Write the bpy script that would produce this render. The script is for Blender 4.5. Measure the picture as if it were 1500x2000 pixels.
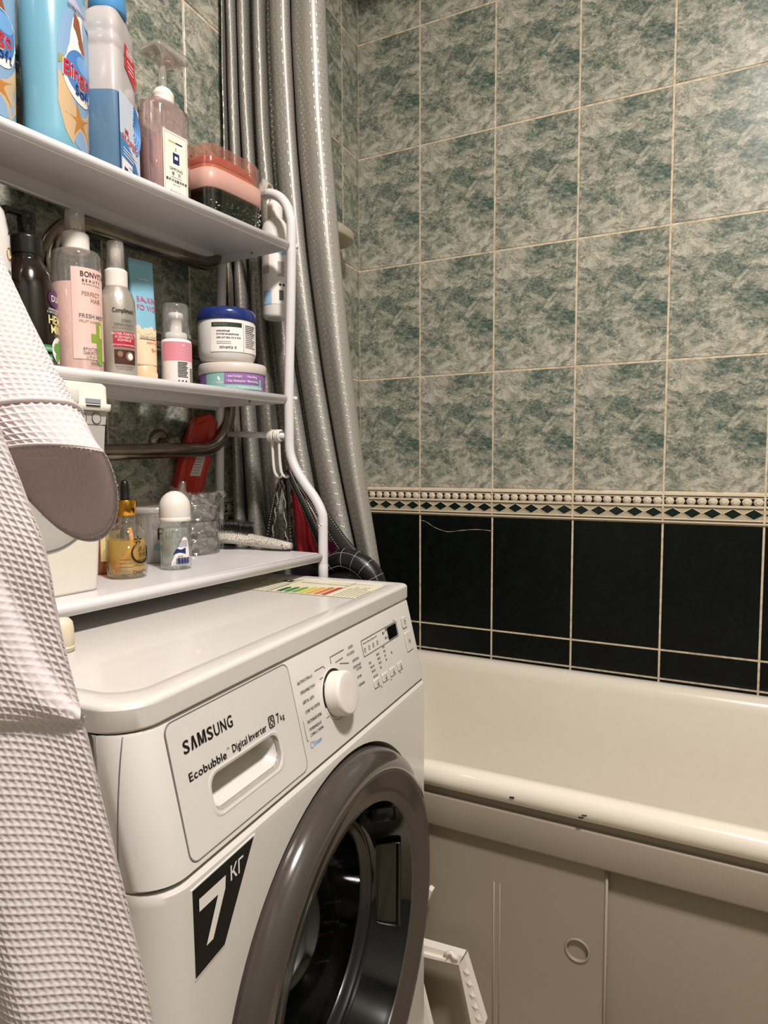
import bpy, bmesh, math, random
from mathutils import Vector, Matrix
random.seed(7)
sin, cos, pi = math.sin, math.cos, math.pi
sc = bpy.context.scene
col = sc.collection
for o in list(bpy.data.objects): bpy.data.objects.remove(o)

# ------------------------------------------------------------ camera
CAM = Vector((.92115, -1.64075, 1.04108)); YAW, PITCH, ROLL, FPX = 2.0481, -.0749, -.0040, 1322.0
Fw = Vector((cos(PITCH)*cos(YAW), cos(PITCH)*sin(YAW), sin(PITCH)))
R0 = Fw.cross(Vector((0, 0, 1))).normalized(); U0 = R0.cross(Fw)
Rt = R0*cos(ROLL)+U0*sin(ROLL); Up = -R0*sin(ROLL)+U0*cos(ROLL)
cd = bpy.data.cameras.new('camera'); cam = bpy.data.objects.new('camera', cd); col.objects.link(cam)
m3 = Matrix((Rt, Up, -Fw)).transposed()
cam.matrix_world = Matrix.Translation(CAM) @ m3.to_4x4()
cd.sensor_fit = 'VERTICAL'; cd.sensor_height = 36; cd.lens = FPX/2000*36; cd.clip_start = .02
sc.camera = cam
sc.view_settings.view_transform = 'Standard'; sc.view_settings.look = 'None'
sc.view_settings.gamma = 1; sc.view_settings.use_curve_mapping = False
sc.view_settings.exposure = 0.0
sc.cycles.use_denoising = True
sc.cycles.max_bounces = 10; sc.cycles.transparent_max_bounces = 24

# ------------------------------------------------------------ light
w = bpy.data.worlds.new('world'); sc.world = w; w.use_nodes = True
w.node_tree.nodes['Background'].inputs[0].default_value = (1, .93, .84, 1)
w.node_tree.nodes['Background'].inputs[1].default_value = .0
def area(name, loc, target, size, power, color):
    l = bpy.data.lights.new(name, 'AREA'); l.shape = 'DISK'; l.size = size; l.energy = power; l.color = color
    o = bpy.data.objects.new(name, l); col.objects.link(o); o.location = loc
    o.rotation_euler = (Vector(target)-Vector(loc)).to_track_quat('-Z', 'Y').to_euler(); return o
area('ceiling_lamp_light', (1.22, -1.48, 2.47), (1.0, -1.2, 0), .22, 53, (1, .93, .875))

# ------------------------------------------------------------ materials
def lin(c):
    if isinstance(c, str):
        c = [int(c[i:i+2], 16)/255 for i in (0, 2, 4)]
    return tuple((x/12.92 if x <= .04045 else ((x+.055)/1.055)**2.4) for x in c)+(1,)
_m = {}
def mat(name, c='ffffff', rough=.5, metal=0, trans=0, spec=.5, sub=0, coat=0, noise=0, nscale=40, bump=0, bscale=200, ior=1.45):
    if name in _m: return _m[name]
    m = bpy.data.materials.new(name); m.use_nodes = True; n = m.node_tree; b = n.nodes['Principled BSDF']
    b.inputs['Base Color'].default_value = lin(c); b.inputs['Roughness'].default_value = rough
    b.inputs['Metallic'].default_value = metal; b.inputs['Transmission Weight'].default_value = trans
    b.inputs['Specular IOR Level'].default_value = spec; b.inputs['Coat Weight'].default_value = coat; b.inputs['IOR'].default_value = ior
    if sub: b.inputs['Subsurface Weight'].default_value = sub; b.inputs['Subsurface Scale'].default_value = .01
    tc = n.nodes.new('ShaderNodeTexCoord')
    t = n.nodes.new('ShaderNodeTexNoise'); t.inputs['Scale'].default_value = nscale; t.inputs['Detail'].default_value = 5
    n.links.new(tc.outputs['Object'], t.inputs['Vector'])
    mx = n.nodes.new('ShaderNodeMix'); mx.data_type = 'RGBA'
    n.links.new(t.outputs['Fac'], mx.inputs[0])
    cc = lin(c); k = noise if noise else .03
    mx.inputs[6].default_value = tuple(max(0, x*(1-k)) for x in cc[:3])+(1,)
    mx.inputs[7].default_value = tuple(min(1, x*(1+k)) for x in cc[:3])+(1,)
    n.links.new(mx.outputs[2], b.inputs['Base Color'])
    if bump:
        t2 = n.nodes.new('ShaderNodeTexNoise'); t2.inputs['Scale'].default_value = bscale; t2.inputs['Detail'].default_value = 3
        n.links.new(tc.outputs['Object'], t2.inputs['Vector'])
        bp = n.nodes.new('ShaderNodeBump'); bp.inputs['Strength'].default_value = bump; bp.inputs['Distance'].default_value = .001
        n.links.new(t2.outputs['Fac'], bp.inputs['Height']); n.links.new(bp.outputs[0], b.inputs['Normal'])
    _m[name] = m; return m
def thin(name, c='ffffff', gloss=.12, rough=.06, haze=0.0, hazec='ffffff'):
    if name in _m: return _m[name]
    m = bpy.data.materials.new(name); m.use_nodes = True; n = m.node_tree; n.nodes.remove(n.nodes['Principled BSDF'])
    out = n.nodes['Material Output']
    tr = n.nodes.new('ShaderNodeBsdfTransparent'); tr.inputs[0].default_value = lin(c)
    gl = n.nodes.new('ShaderNodeBsdfGlossy'); gl.inputs['Roughness'].default_value = rough
    lw = n.nodes.new('ShaderNodeLayerWeight'); lw.inputs[0].default_value = .5
    pw = n.nodes.new('ShaderNodeMath'); pw.operation = 'POWER'; pw.inputs[1].default_value = 4; n.links.new(lw.outputs[1], pw.inputs[0])
    mr = n.nodes.new('ShaderNodeMath'); mr.operation = 'MULTIPLY_ADD'; mr.inputs[1].default_value = .7; mr.inputs[2].default_value = .03+gloss*.2; mr.use_clamp = True
    n.links.new(pw.outputs[0], mr.inputs[0])
    mx = n.nodes.new('ShaderNodeMixShader'); n.links.new(mr.outputs[0], mx.inputs[0]); n.links.new(gl.outputs[0], mx.inputs[2])
    if haze:
        df = n.nodes.new('ShaderNodeBsdfDiffuse'); df.inputs[0].default_value = lin(hazec)
        m2 = n.nodes.new('ShaderNodeMixShader'); m2.inputs[0].default_value = haze
        n.links.new(tr.outputs[0], m2.inputs[1]); n.links.new(df.outputs[0], m2.inputs[2]); n.links.new(m2.outputs[0], mx.inputs[1])
    else: n.links.new(tr.outputs[0], mx.inputs[1])
    n.links.new(mx.outputs[0], out.inputs[0]); _m[name] = m; return m

class G:                                   # tiny node helper
    def __init__(s, name):
        s.m = bpy.data.materials.new(name); s.m.use_nodes = True; s.t = s.m.node_tree; s.b = s.t.nodes['Principled BSDF']
    def n(s, typ, **kw):
        x = s.t.nodes.new(typ)
        for k, v in kw.items(): setattr(x, k, v)
        return x
    def l(s, a, b): s.t.links.new(a, b)
    def math(s, op, a, b=None, c=None, clamp=False):
        x = s.n('ShaderNodeMath', operation=op, use_clamp=clamp)
        for i, q in enumerate((a, b, c)):
            if q is None: continue
            if isinstance(q, (int, float)): x.inputs[i].default_value = q
            else: s.l(q, x.inputs[i])
        return x.outputs[0]
    def vm(s, op, a, b=None, out=0):
        x = s.n('ShaderNodeVectorMath', operation=op)
        for i, q in enumerate((a, b)):
            if q is None: continue
            if isinstance(q, (tuple, Vector)): x.inputs[i].default_value = q
            else: s.l(q, x.inputs[i])
        return x.outputs[out]
    def mapping(s, vec, loc=(0, 0, 0), rot=(0, 0, 0), scale=(1, 1, 1)):
        x = s.n('ShaderNodeMapping'); s.l(vec, x.inputs[0]); x.inputs[1].default_value = loc; x.inputs[2].default_value = rot; x.inputs[3].default_value = scale
        return x.outputs[0]
    def noise(s, vec, scale, detail=6, rough=.6, dist=0, lac=2.0):
        x = s.n('ShaderNodeTexNoise'); s.l(vec, x.inputs['Vector']); x.inputs['Scale'].default_value = scale
        x.inputs['Detail'].default_value = detail; x.inputs['Roughness'].default_value = rough; x.inputs['Distortion'].default_value = dist
        return x.outputs[0]
    def ramp(s, fac, stops):
        x = s.n('ShaderNodeValToRGB'); s.l(fac, x.inputs[0]); e = x.color_ramp.elements
        while len(e) < len(stops): e.new(.5)
        for el, (p, c) in zip(e, stops): el.position = p; el.color = lin(c) if isinstance(c, str) else (c, c, c, 1)
        return x.outputs[0]
    def mix(s, f, a, b, blend='MIX'):
        x = s.n('ShaderNodeMix', data_type='RGBA', blend_type=blend)
        for i, q in ((0, f), (6, a), (7, b)):
            if isinstance(q, (int, float)): x.inputs[i].default_value = q
            elif isinstance(q, str): x.inputs[i].default_value = lin(q)
            else: s.l(q, x.inputs[i])
        return x.outputs[2]
    def bump(s, h, strength, dist=.001):
        x = s.n('ShaderNodeBump'); x.inputs['Strength'].default_value = strength; x.inputs['Distance'].default_value = dist
        s.l(h, x.inputs['Height']); s.l(x.outputs[0], s.b.inputs['Normal'])

def tile_light():
    g = G('green_marble_tile'); uv = g.n('ShaderNodeUVMap').outputs[0]      # metres inside each tile: the print repeats on every tile
    wv = g.n('ShaderNodeTexNoise'); g.l(uv, wv.inputs['Vector']); wv.inputs['Scale'].default_value = 22; wv.inputs['Detail'].default_value = 4
    off = g.vm('SCALE', wv.outputs['Color']); off.node.inputs['Scale'].default_value = .05
    p = g.vm('ADD', uv, off)
    st = g.mapping(p, rot=(0, 0, -.62), scale=(1, 1.9, 1))
    big = g.noise(st, 15, 5, .55, .3)
    mid = g.noise(g.mapping(st, loc=(3.1, 1.7, 0)), 45, 6, .68, .6)
    fine = g.noise(g.mapping(uv, loc=(5, 2, 0), rot=(0, 0, -.5), scale=(1, 1.6, 1)), 170, 5, .7, .3)
    f = g.math('MULTIPLY_ADD', mid, .62, g.math('MULTIPLY', big, .50))
    f = g.math('MULTIPLY_ADD', fine, .40, g.math('SUBTRACT', f, .03))
    c = g.ramp(f, [(.50, '2c4142'), (.58, '46594f'), (.66, '70786c'), (.74, '9c998a'), (.85, 'c3beae')])
    hue = g.noise(g.mapping(uv, loc=(1, 9, 0)), 30, 3, .6)
    c = g.mix(g.ramp(hue, [(.50, 0.), (.70, .24)]), c, '2c5c58', 'MIX')
    # fine pale veins running up to the right
    v = g.noise(g.mapping(p, rot=(0, 0, -.75), scale=(1, 3.4, 1), loc=(.4, 2.2, 0)), 26, 3, .5, 1.2)
    v = g.math('ABSOLUTE', g.math('SUBTRACT', v, .5))
    v = g.ramp(v, [(0., .55), (.012, 0.)])
    sel = g.ramp(g.noise(g.mapping(uv, loc=(7, 7, 0)), 14, 2), [(.5, 0.), (.62, 1.)])
    c = g.mix(g.math('MULTIPLY', v, sel), c, 'cdcdbd')
    d = g.noise(g.mapping(p, rot=(0, 0, .5), scale=(1, 2.4, 1), loc=(4, .2, 0)), 24, 4, .6, 1.5)
    d = g.ramp(g.math('ABSOLUTE', g.math('SUBTRACT', d, .5)), [(0., .5), (.012, 0.)])
    c = g.mix(d, c, '3b4f50')
    g.l(c, g.b.inputs['Base Color']); g.b.inputs['Roughness'].default_value = .32; g.b.inputs['Specular IOR Level'].default_value = .3
    g.bump(g.noise(uv, 9, 3), .08, .004)
    return g.m
def tile_dark():
    g = G('black_green_marble_tile'); uv = g.n('ShaderNodeUVMap').outputs[0]
    v = g.noise(uv, 24, 6, .65, 1.6); v2 = g.noise(g.mapping(uv, loc=(3, 4, 0)), 40, 5, .7, 2.4)
    a = g.ramp(g.math('ABSOLUTE', g.math('SUBTRACT', v2, .5)), [(0., .35), (.03, 0.)])
    c = g.ramp(v, [(.48, '0a0c0b'), (.66, '0f1513'), (.8, '15201c')])
    c = g.mix(a, c, '1d2a26')
    g.l(c, g.b.inputs['Base Color']); g.b.inputs['Roughness'].default_value = .3; g.b.inputs['Specular IOR Level'].default_value = .22
    return g.m
def grout_mat():
    g = G('cream_grout'); t = g.n('ShaderNodeTexCoord').outputs['Object']
    a = g.noise(t, 60, 6, .7); b = g.noise(g.mapping(t, loc=(2, 2, 2)), 12, 4, .7)
    c = g.ramp(a, [(.35, 'b59f82'), (.5, 'd3c3a8'), (.65, 'e0d3bc')])
    c = g.mix(g.ramp(b, [(.56, 0.), (.7, .55)]), c, '8b6c4c')
    g.l(c, g.b.inputs['Base Color']); g.b.inputs['Roughness'].default_value = .8; g.bump(a, .5, .001); return g.m
def hex_mat():
    g = G('silver_hexagon_fabric'); uv = g.n('ShaderNodeUVMap').outputs[0]
    p = g.vm('SCALE', uv); p.node.inputs['Scale'].default_value = 1/.0115
    p = g.vm('ADD', p, (400, 400, 0))
    s3 = math.sqrt(3)
    a = g.vm('SUBTRACT', g.vm('MODULO', p, (1, s3, 1)), (.5, s3/2, 0))
    b = g.vm('SUBTRACT', g.vm('MODULO', g.vm('ADD', p, (.5, s3/2, 0)), (1, s3, 1)), (.5, s3/2, 0))
    a = g.vm('MULTIPLY', a, (1, 1, 0)); b = g.vm('MULTIPLY', b, (1, 1, 0))
    la, lb = g.vm('LENGTH', a, out=1), g.vm('LENGTH', b, out=1)
    def hd(v):
        x = g.vm('ABSOLUTE', v); sp = g.n('ShaderNodeSeparateXYZ'); g.l(x, sp.inputs[0])
        return g.math('MAXIMUM', sp.outputs[0], g.math('MULTIPLY_ADD', sp.outputs[0], .5, g.math('MULTIPLY', sp.outputs[1], s3/2)))
    sel = g.math('LESS_THAN', la, lb)
    h = g.math('ADD', g.math('MULTIPLY', hd(a), sel), g.math('MULTIPLY', hd(b), g.math('SUBTRACT', 1, sel)))
    ln = g.ramp(h, [(.43, 0.), (.465, 1.)])
    c = g.mix(ln, '9f9b94', 'c9c6be')
    g.l(c, g.b.inputs['Base Color'])
    g.l(g.math('MULTIPLY_ADD', ln, .5, .25), g.b.inputs['Metallic'])
    g.l(g.math('MULTIPLY_ADD', ln, -.22, .46), g.b.inputs['Roughness'])
    g.bump(ln, .35, .0006); return g.m
def cloth_mat(name, c):
    g = G(name); t = g.n('ShaderNodeTexCoord').outputs['Object']
    a = g.noise(t, 1400, 3, .7); b = g.noise(t, 300, 4, .6)
    g.l(g.mix(b, c, 'e6dcdb', 'MIX'), g.b.inputs['Base Color']); g.b.inputs['Roughness'].default_value = .95
    g.b.inputs['Sheen Weight'].default_value = .25; g.bump(g.math('ADD', a, b), .4, .0008)
    tr = g.n('ShaderNodeBsdfTranslucent'); tr.inputs[0].default_value = lin(c); mx = g.n('ShaderNodeMixShader'); mx.inputs[0].default_value = .30
    g.l(g.b.outputs[0], mx.inputs[1]); g.l(tr.outputs[0], mx.inputs[2]); g.l(mx.outputs[0], g.t.nodes['Material Output'].inputs[0]); return g.m
def streak_metal(name, c, rough=.16):
    g = G(name); t = g.n('ShaderNodeTexCoord').outputs['Object']
    a = g.noise(g.mapping(t, scale=(2, 2, 2)), 10, 4, .6)
    g.b.inputs['Metallic'].default_value = 1; g.l(g.mix(a, c, 'b8ab98'), g.b.inputs['Base Color'])
    g.l(g.math('MULTIPLY_ADD', a, .15, rough), g.b.inputs['Roughness']); return g.m

TL, TD, GR, HEX = tile_light(), tile_dark(), grout_mat(), hex_mat()
CREAM = mat('cream_glaze', 'd9ccb6', .35, noise=.08, nscale=60, bump=.2, bscale=120)
PEBB = mat('pebbled_cream_glaze', 'b9ab8e', .5, noise=.5, nscale=420)
GREEN = mat('green_glaze', '12211b', .2, noise=.5, nscale=120)
BLACKG = mat('black_glaze', '0d0e0d', .3)
WHITE = mat('white_enamel', 'd2cdc7', .28, coat=.2)
WHITE2 = mat('white_plastic', 'dbd5cc', .35)
RACKW = mat('white_powder_coat', 'd6d3d4', .3, coat=.1)
TUBW = mat('bath_enamel', 'e2dacb', .22, coat=.3)
APR = mat('bath_panel_plastic', '978c7d', .45, noise=.06, nscale=5)  # white plastic; the shade below the rim is put into this darker grey
BLACK = mat('black_print', '0e0e10', .4)
GREYP = mat('grey_print', '6d6b69', .5)
BLUEP = mat('blue_print', '4a86c4', .5)
DKRING = mat('dark_grey_plastic', '46403b', .18, coat=.5)
DGLOSS = mat('black_gloss_plastic', '0b0d0c', .1, coat=.5)
DRUMM = mat('drum_steel', '2b2d2c', .3, metal=.8)
PIPE = streak_metal('worn_chrome', '4c463e', .10)
GOLD = mat('gold_metal', 'e0a33c', .14, metal=1)
CLEAR = thin('clear_plastic', 'fafafa', .35, .06, .12, 'e8e4de')
GLASS = thin('clear_glass', 'fbfdfb', .4, .03, .05, 'e4e8e2')
BLK = mat('black_plastic', '17130f', .28, coat=.2)

# ------------------------------------------------------------ mesh builder
class MB:
    def __init__(s): s.v, s.f, s.mi, s.sm, s.uv, s.mats, s.xf = [], [], [], [], [], [], None
    def slot(s, m):
        if m not in s.mats: s.mats.append(m)
        return s.mats.index(m)
    def add(s, vs, fs, m, smooth=True, uv=None):
        b = len(s.v)
        for p in vs:
            p = Vector(p)
            s.v.append(s.xf(p) if s.xf else p)
        k = s.slot(m)
        for i, f in enumerate(fs):
            s.f.append([b+q for q in f]); s.mi.append(k); s.sm.append(smooth)
            s.uv.append(uv[i] if uv else None)
        return s
    def build(s, name, parent=None):
        me = bpy.data.meshes.new(name); me.from_pydata([tuple(v) for v in s.v], [], s.f); me.update()
        for m in s.mats: me.materials.append(m)
        for p, k, sm in zip(me.polygons, s.mi, s.sm): p.material_index = k; p.use_smooth = sm
        if any(s.uv):
            ul = me.uv_layers.new(name='UVMap')
            for p, u in zip(me.polygons, s.uv):
                if u:
                    for li, q in zip(p.loop_indices, u): ul.data[li].uv = q
        bm = bmesh.new(); bm.from_mesh(me); bmesh.ops.recalc_face_normals(bm, faces=bm.faces) if not getattr(s, 'keep', False) else None
        bm.to_mesh(me); bm.free()
        o = bpy.data.objects.new(name, me); col.objects.link(o)
        if parent: o.parent = parent
        return o
    # --- shapes
    def bx(s, c, d, m, bev=0, seg=2, smooth=True):
        bm = bmesh.new(); bmesh.ops.create_cube(bm, size=1)
        for v in bm.verts: v.co = Vector((v.co.x*d[0]+c[0], v.co.y*d[1]+c[1], v.co.z*d[2]+c[2]))
        if bev: bmesh.ops.bevel(bm, geom=bm.edges[:], offset=min(bev, .49*min(d)), segments=seg, affect='EDGES', profile=.5)
        bm.verts.index_update()
        s.add([v.co.copy() for v in bm.verts], [[v.index for v in f.verts] for f in bm.faces], m, bool(bev) and smooth); bm.free(); return s
    def rings(s, rs, m, cap0=True, cap1=True, smooth=True, mats=None):
        n = len(rs[0]); vs = [p for r in rs for p in r]; k = 0
        for i in range(len(rs)-1):
            mm = mats[i] if mats else m
            fs = [[i*n+j, i*n+(j+1) % n, (i+1)*n+(j+1) % n, (i+1)*n+j] for j in range(n)]
            if i == 0: s.base = len(s.v); s.add(vs, fs, mm, smooth)
            else:
                kk = s.slot(mm)
                for f in fs: s.f.append([s.base+q for q in f]); s.mi.append(kk); s.sm.append(smooth); s.uv.append(None)
        for flag, i in ((cap0, 0), (cap1, len(rs)-1)):
            if flag:
                mm = mats[0 if i == 0 else -1] if mats else m
                s.f.append([s.base+i*n+j for j in range(n)]); s.mi.append(s.slot(mm)); s.sm.append(False); s.uv.append(None)
        return s
    def loft(s, prof, m, seg=48, cap0=True, cap1=True, mats=None, o=(0, 0, 0), smooth=True):
        """prof: (z, a, b, n) superellipse sections, seen from the front (-Y)"""
        rs = []
        for q in prof:
            z, a = q[0], q[1]; b = q[2] if len(q) > 2 else a; n = q[3] if len(q) > 3 else 2
            ox = q[4] if len(q) > 4 else 0; oy = q[5] if len(q) > 5 else 0
            rs.append([Vector((o[0]+ox, o[1]+oy, o[2]+z))+se(a, b, n, 2*pi*j/seg) for j in range(seg)])
        return s.rings(rs, m, cap0, cap1, smooth, mats)
    def tube(s, path, r, m, seg=14, caps=True, closed=False):
        P = [Vector(p) for p in path]; rad = r if isinstance(r, list) else [r]*len(P)
        rs = []; nrm = None
        for i, p in enumerate(P):
            if closed: t = (P[(i+1) % len(P)]-P[i-1]).normalized()
            else: t = (P[min(i+1, len(P)-1)]-P[max(i-1, 0)]).normalized()
            if nrm is None:
                a = Vector((0, 0, 1)) if abs(t.z) < .9 else Vector((1, 0, 0)); nrm = t.cross(a).normalized()
            else:
                nrm = (nrm-t*nrm.dot(t)).normalized()
            bn = t.cross(nrm)
            rs.append([p+(nrm*cos(2*pi*j/seg)+bn*sin(2*pi*j/seg))*rad[i] for j in range(seg)])
        if closed: rs.append(rs[0]); return s.rings(rs, m, False, False)
        return s.rings(rs, m, caps, caps)
    def prism(s, pts, fa, fb, m, smooth=False):
        """pts 2-D; fa, fb map (a,b) -> 3-D front and back"""
        n = len(pts); vs = [fa(*p) for p in pts]+[fb(*p) for p in pts]
        fs = [list(range(n)), list(range(2*n-1, n-1, -1))]+[[i, (i+1) % n, n+(i+1) % n, n+i] for i in range(n)]
        return s.add(vs, fs, m, smooth)
    def patch(s, mp, pts, m, K=3, nb=None):
        """polygon in label coordinates laid on a surface by mp(x,z)"""
        cx = sum(p[0] for p in pts)/len(pts); cz = sum(p[1] for p in pts)/len(pts)
        n = len(pts); vs = [mp(cx, cz)]
        for k in range(1, K+1):
            for p in pts: vs.append(mp(cx+(p[0]-cx)*k/K, cz+(p[1]-cz)*k/K))
        fs = [[0, 1+i, 1+(i+1) % n] for i in range(n)]
        for k in range(1, K):
            b = 1+(k-1)*n; fs += [[b+i, b+(i+1) % n, b+n+(i+1) % n, b+n+i] for i in range(n)]
        return s.add(vs, fs, m, True)
    def rect(s, mp, x0, z0, x1, z1, m, nx=10, nz=1):
        vs = [mp(x0+(x1-x0)*i/nx, z0+(z1-z0)*j/nz) for j in range(nz+1) for i in range(nx+1)]
        fs = [[j*(nx+1)+i, j*(nx+1)+i+1, (j+1)*(nx+1)+i+1, (j+1)*(nx+1)+i] for j in range(nz) for i in range(nx)]
        return s.add(vs, fs, m, True)
    def text(s, txt, mp, x, z, h, m, bold=False, align='L', sx=1.0, sp=.12, fit=0):
        gl = [glyph(c, bold) for c in txt]
        if fit: sx = fit/sum((g[2]+sp)*h if g else .38*h for g in gl)
        wd = sum((g[2]+sp)*h*sx if g else .38*h*sx for g in gl)
        px = x-(wd/2 if align == 'C' else wd if align == 'R' else 0)
        for g in gl:
            if not g: px += .38*h*sx; continue
            vs, fs, wdt = g
            s.add([mp(px+v[0]*h*sx, z+v[1]*h) for v in vs], fs, m, False); px += (wdt+sp)*h*sx
        return s

def se(a, b, n, t):
    ss, cc = sin(t), cos(t); f = lambda q: math.copysign(abs(q)**(2/n), q)
    return Vector((a*f(ss), -b*f(cc), 0))
_g = {}
def glyph(c, bold):
    if c == ' ': return None
    k = (c, bold)
    if k not in _g:
        cu = bpy.data.curves.new('g', 'FONT'); cu.body = c; cu.size = 1.37; cu.resolution_u = 3
        if bold: cu.offset = .008 if c in 'MWЖШЩ8БВ' else .018
        o = bpy.data.objects.new('g', cu); col.objects.link(o); bpy.context.view_layer.update()
        me = o.evaluated_get(bpy.context.evaluated_depsgraph_get()).to_mesh()
        vs = [(v.co.x, v.co.y) for v in me.vertices]; fs = [list(p.vertices) for p in me.polygons]
        x0 = min((v[0] for v in vs), default=0); x1 = max((v[0] for v in vs), default=.3)
        _g[k] = ([(v[0]-x0, v[1]) for v in vs], fs, x1-x0)
        bpy.data.objects.remove(o); bpy.data.curves.remove(cu)
    return _g[k]
def ell(cx, cz, a, b, n=28, r=0):
    return [(cx+a*cos(t)*cos(r)-b*sin(t)*sin(r), cz+a*cos(t)*sin(r)+b*sin(t)*cos(r)) for t in [2*pi*i/n for i in range(n)]]
def rrect(x0, z0, x1, z1, r, n=5):
    r = min(r, (x1-x0)*.49, (z1-z0)*.49)
    out = []
    for cx, cz, a0 in ((x1-r, z1-r, 0), (x0+r, z1-r, pi/2), (x0+r, z0+r, pi), (x1-r, z0+r, 1.5*pi)):
        out += [(cx+r*cos(a0+pi/2*i/n), cz+r*sin(a0+pi/2*i/n)) for i in range(n+1)]
    return out
def smooth_path(pts, n=8):
    P = [Vector(p) for p in pts]; out = []
    for i in range(len(P)-1):
        p0, p1, p2, p3 = P[max(i-1, 0)], P[i], P[i+1], P[min(i+2, len(P)-1)]
        for k in range(n):
            t = k/n; out.append(.5*((2*p1)+(-p0+p2)*t+(2*p0-5*p1+4*p2-p3)*t*t+(-p0+3*p1-3*p2+p3)*t**3))
    return out+[P[-1]]
def thing(name, label, cat, loc, yaw=0, group=None, rot=None):
    o = bpy.data.objects.new(name, None); col.objects.link(o); o.location = loc
    o.rotation_euler = rot if rot else (0, 0, yaw); o.empty_display_size = .02
    o['label'] = label; o['category'] = cat
    if group: o['group'] = group
    return o
def tag(o, label, cat, group=None):
    o['label'] = label; o['category'] = cat
    if group: o['group'] = group
    return o
def struct(mb, name): o = mb.build(name); o['kind'] = 'structure'; return o
def cut(o, mb):
    c = mb.build('cutter', o.parent)
    md = o.modifiers.new('b', 'BOOLEAN'); md.object = c; md.operation = 'DIFFERENCE'; md.solver = 'EXACT'
    bpy.context.view_layer.update()
    me = bpy.data.meshes.new_from_object(o.evaluated_get(bpy.context.evaluated_depsgraph_get()))
    o.modifiers.clear(); o.data = me; bpy.data.objects.remove(c); return o
def autosmooth(o, ang=.6):
    bm = bmesh.new(); bm.from_mesh(o.data)
    for e in bm.edges:
        if len(e.link_faces) == 2 and e.calc_face_angle(0) > ang: e.smooth = False
    bm.to_mesh(o.data); bm.free(); return o

# ------------------------------------------------------------ measured places
PSI = -.0555
def back(a, z, n=0): return Vector((a, -n, z))                       # wall behind the bath
def leftw(t, z, n=0): return Vector((t*sin(-PSI)+n*cos(PSI), -t*cos(PSI)+n*sin(-PSI), z))  # wall behind the washer
TH, TP, Z4, BH = .292, .2, .97, .0695
# ============================================================ setting
def wall(name, fm, a1, first, flip=1):
    mb = MB()
    n0 = fm(0, 0, 0)
    mb.add([fm(0, 0, 0), fm(a1, 0, 0), fm(a1, 2.55, 0), fm(0, 2.55, 0)], [[0, 1, 2, 3]], GR, False)
    xs = [0]+[first+TP*k for k in range(40) if first+TP*k < a1]+[a1]
    rows = [(.0, .2495, TD, .0), (.2495, .5415, TD, 0), (.5415, Z4-BH-TH, TD, .2), (Z4-BH-TH, Z4-BH, TD, 0)]+[(Z4+TH*k, min(Z4+TH*(k+1), 2.55), TL, 0) for k in range(6)]
    g = .0022; d = .0012; bv = .0010
    for z0, z1, m, vo in rows:
        for i in range(len(xs)-1):
            x0, x1 = xs[i]+g, xs[i+1]-g
            if i == 0: x0 = .0015
            if x1-x0 < .01: continue
            za, zb = z0+g, z1-g
            uo = TP-(x1-x0) if i == 0 else 0
            P = [(x0, za), (x1, za), (x1, zb), (x0, zb)]; Q = [(x0+bv, za+bv), (x1-bv, za+bv), (x1-bv, zb-bv), (x0+bv, zb-bv)]
            vs = [fm(a, b, .0002) for a, b in P]+[fm(a, b, d) for a, b in Q]
            UV = lambda p: ((p[0]-x0+uo) if flip > 0 else (x1-p[0]), p[1]-za+vo)
            PQ = P+Q
            fs = [[4, 5, 6, 7], [0, 1, 5, 4], [1, 2, 6, 5], [2, 3, 7, 6], [3, 0, 4, 7]]
            mb.add(vs, fs, m, False, [[UV(PQ[q]) for q in f] for f in fs])
    return mb
wb = wall('wall_back', back, 1.76, .181)
# hairline crack in one of the black tiles
cr = [(.184, .884), (.2, .880), (.225, .866), (.26, .857), (.30, .862), (.34, .866), (.378, .864)]
cp = smooth_path([back(a, z, .0013) for a, z in cr], 5)
wb.tube(cp, [.0002+.0005*abs(sin(i*.7)) for i in range(len(cp))], GR, 5)
struct(wb, 'wall_back')
struct(wall('wall_left', leftw, 2.35, .0948, -1), 'wall_left')

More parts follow.
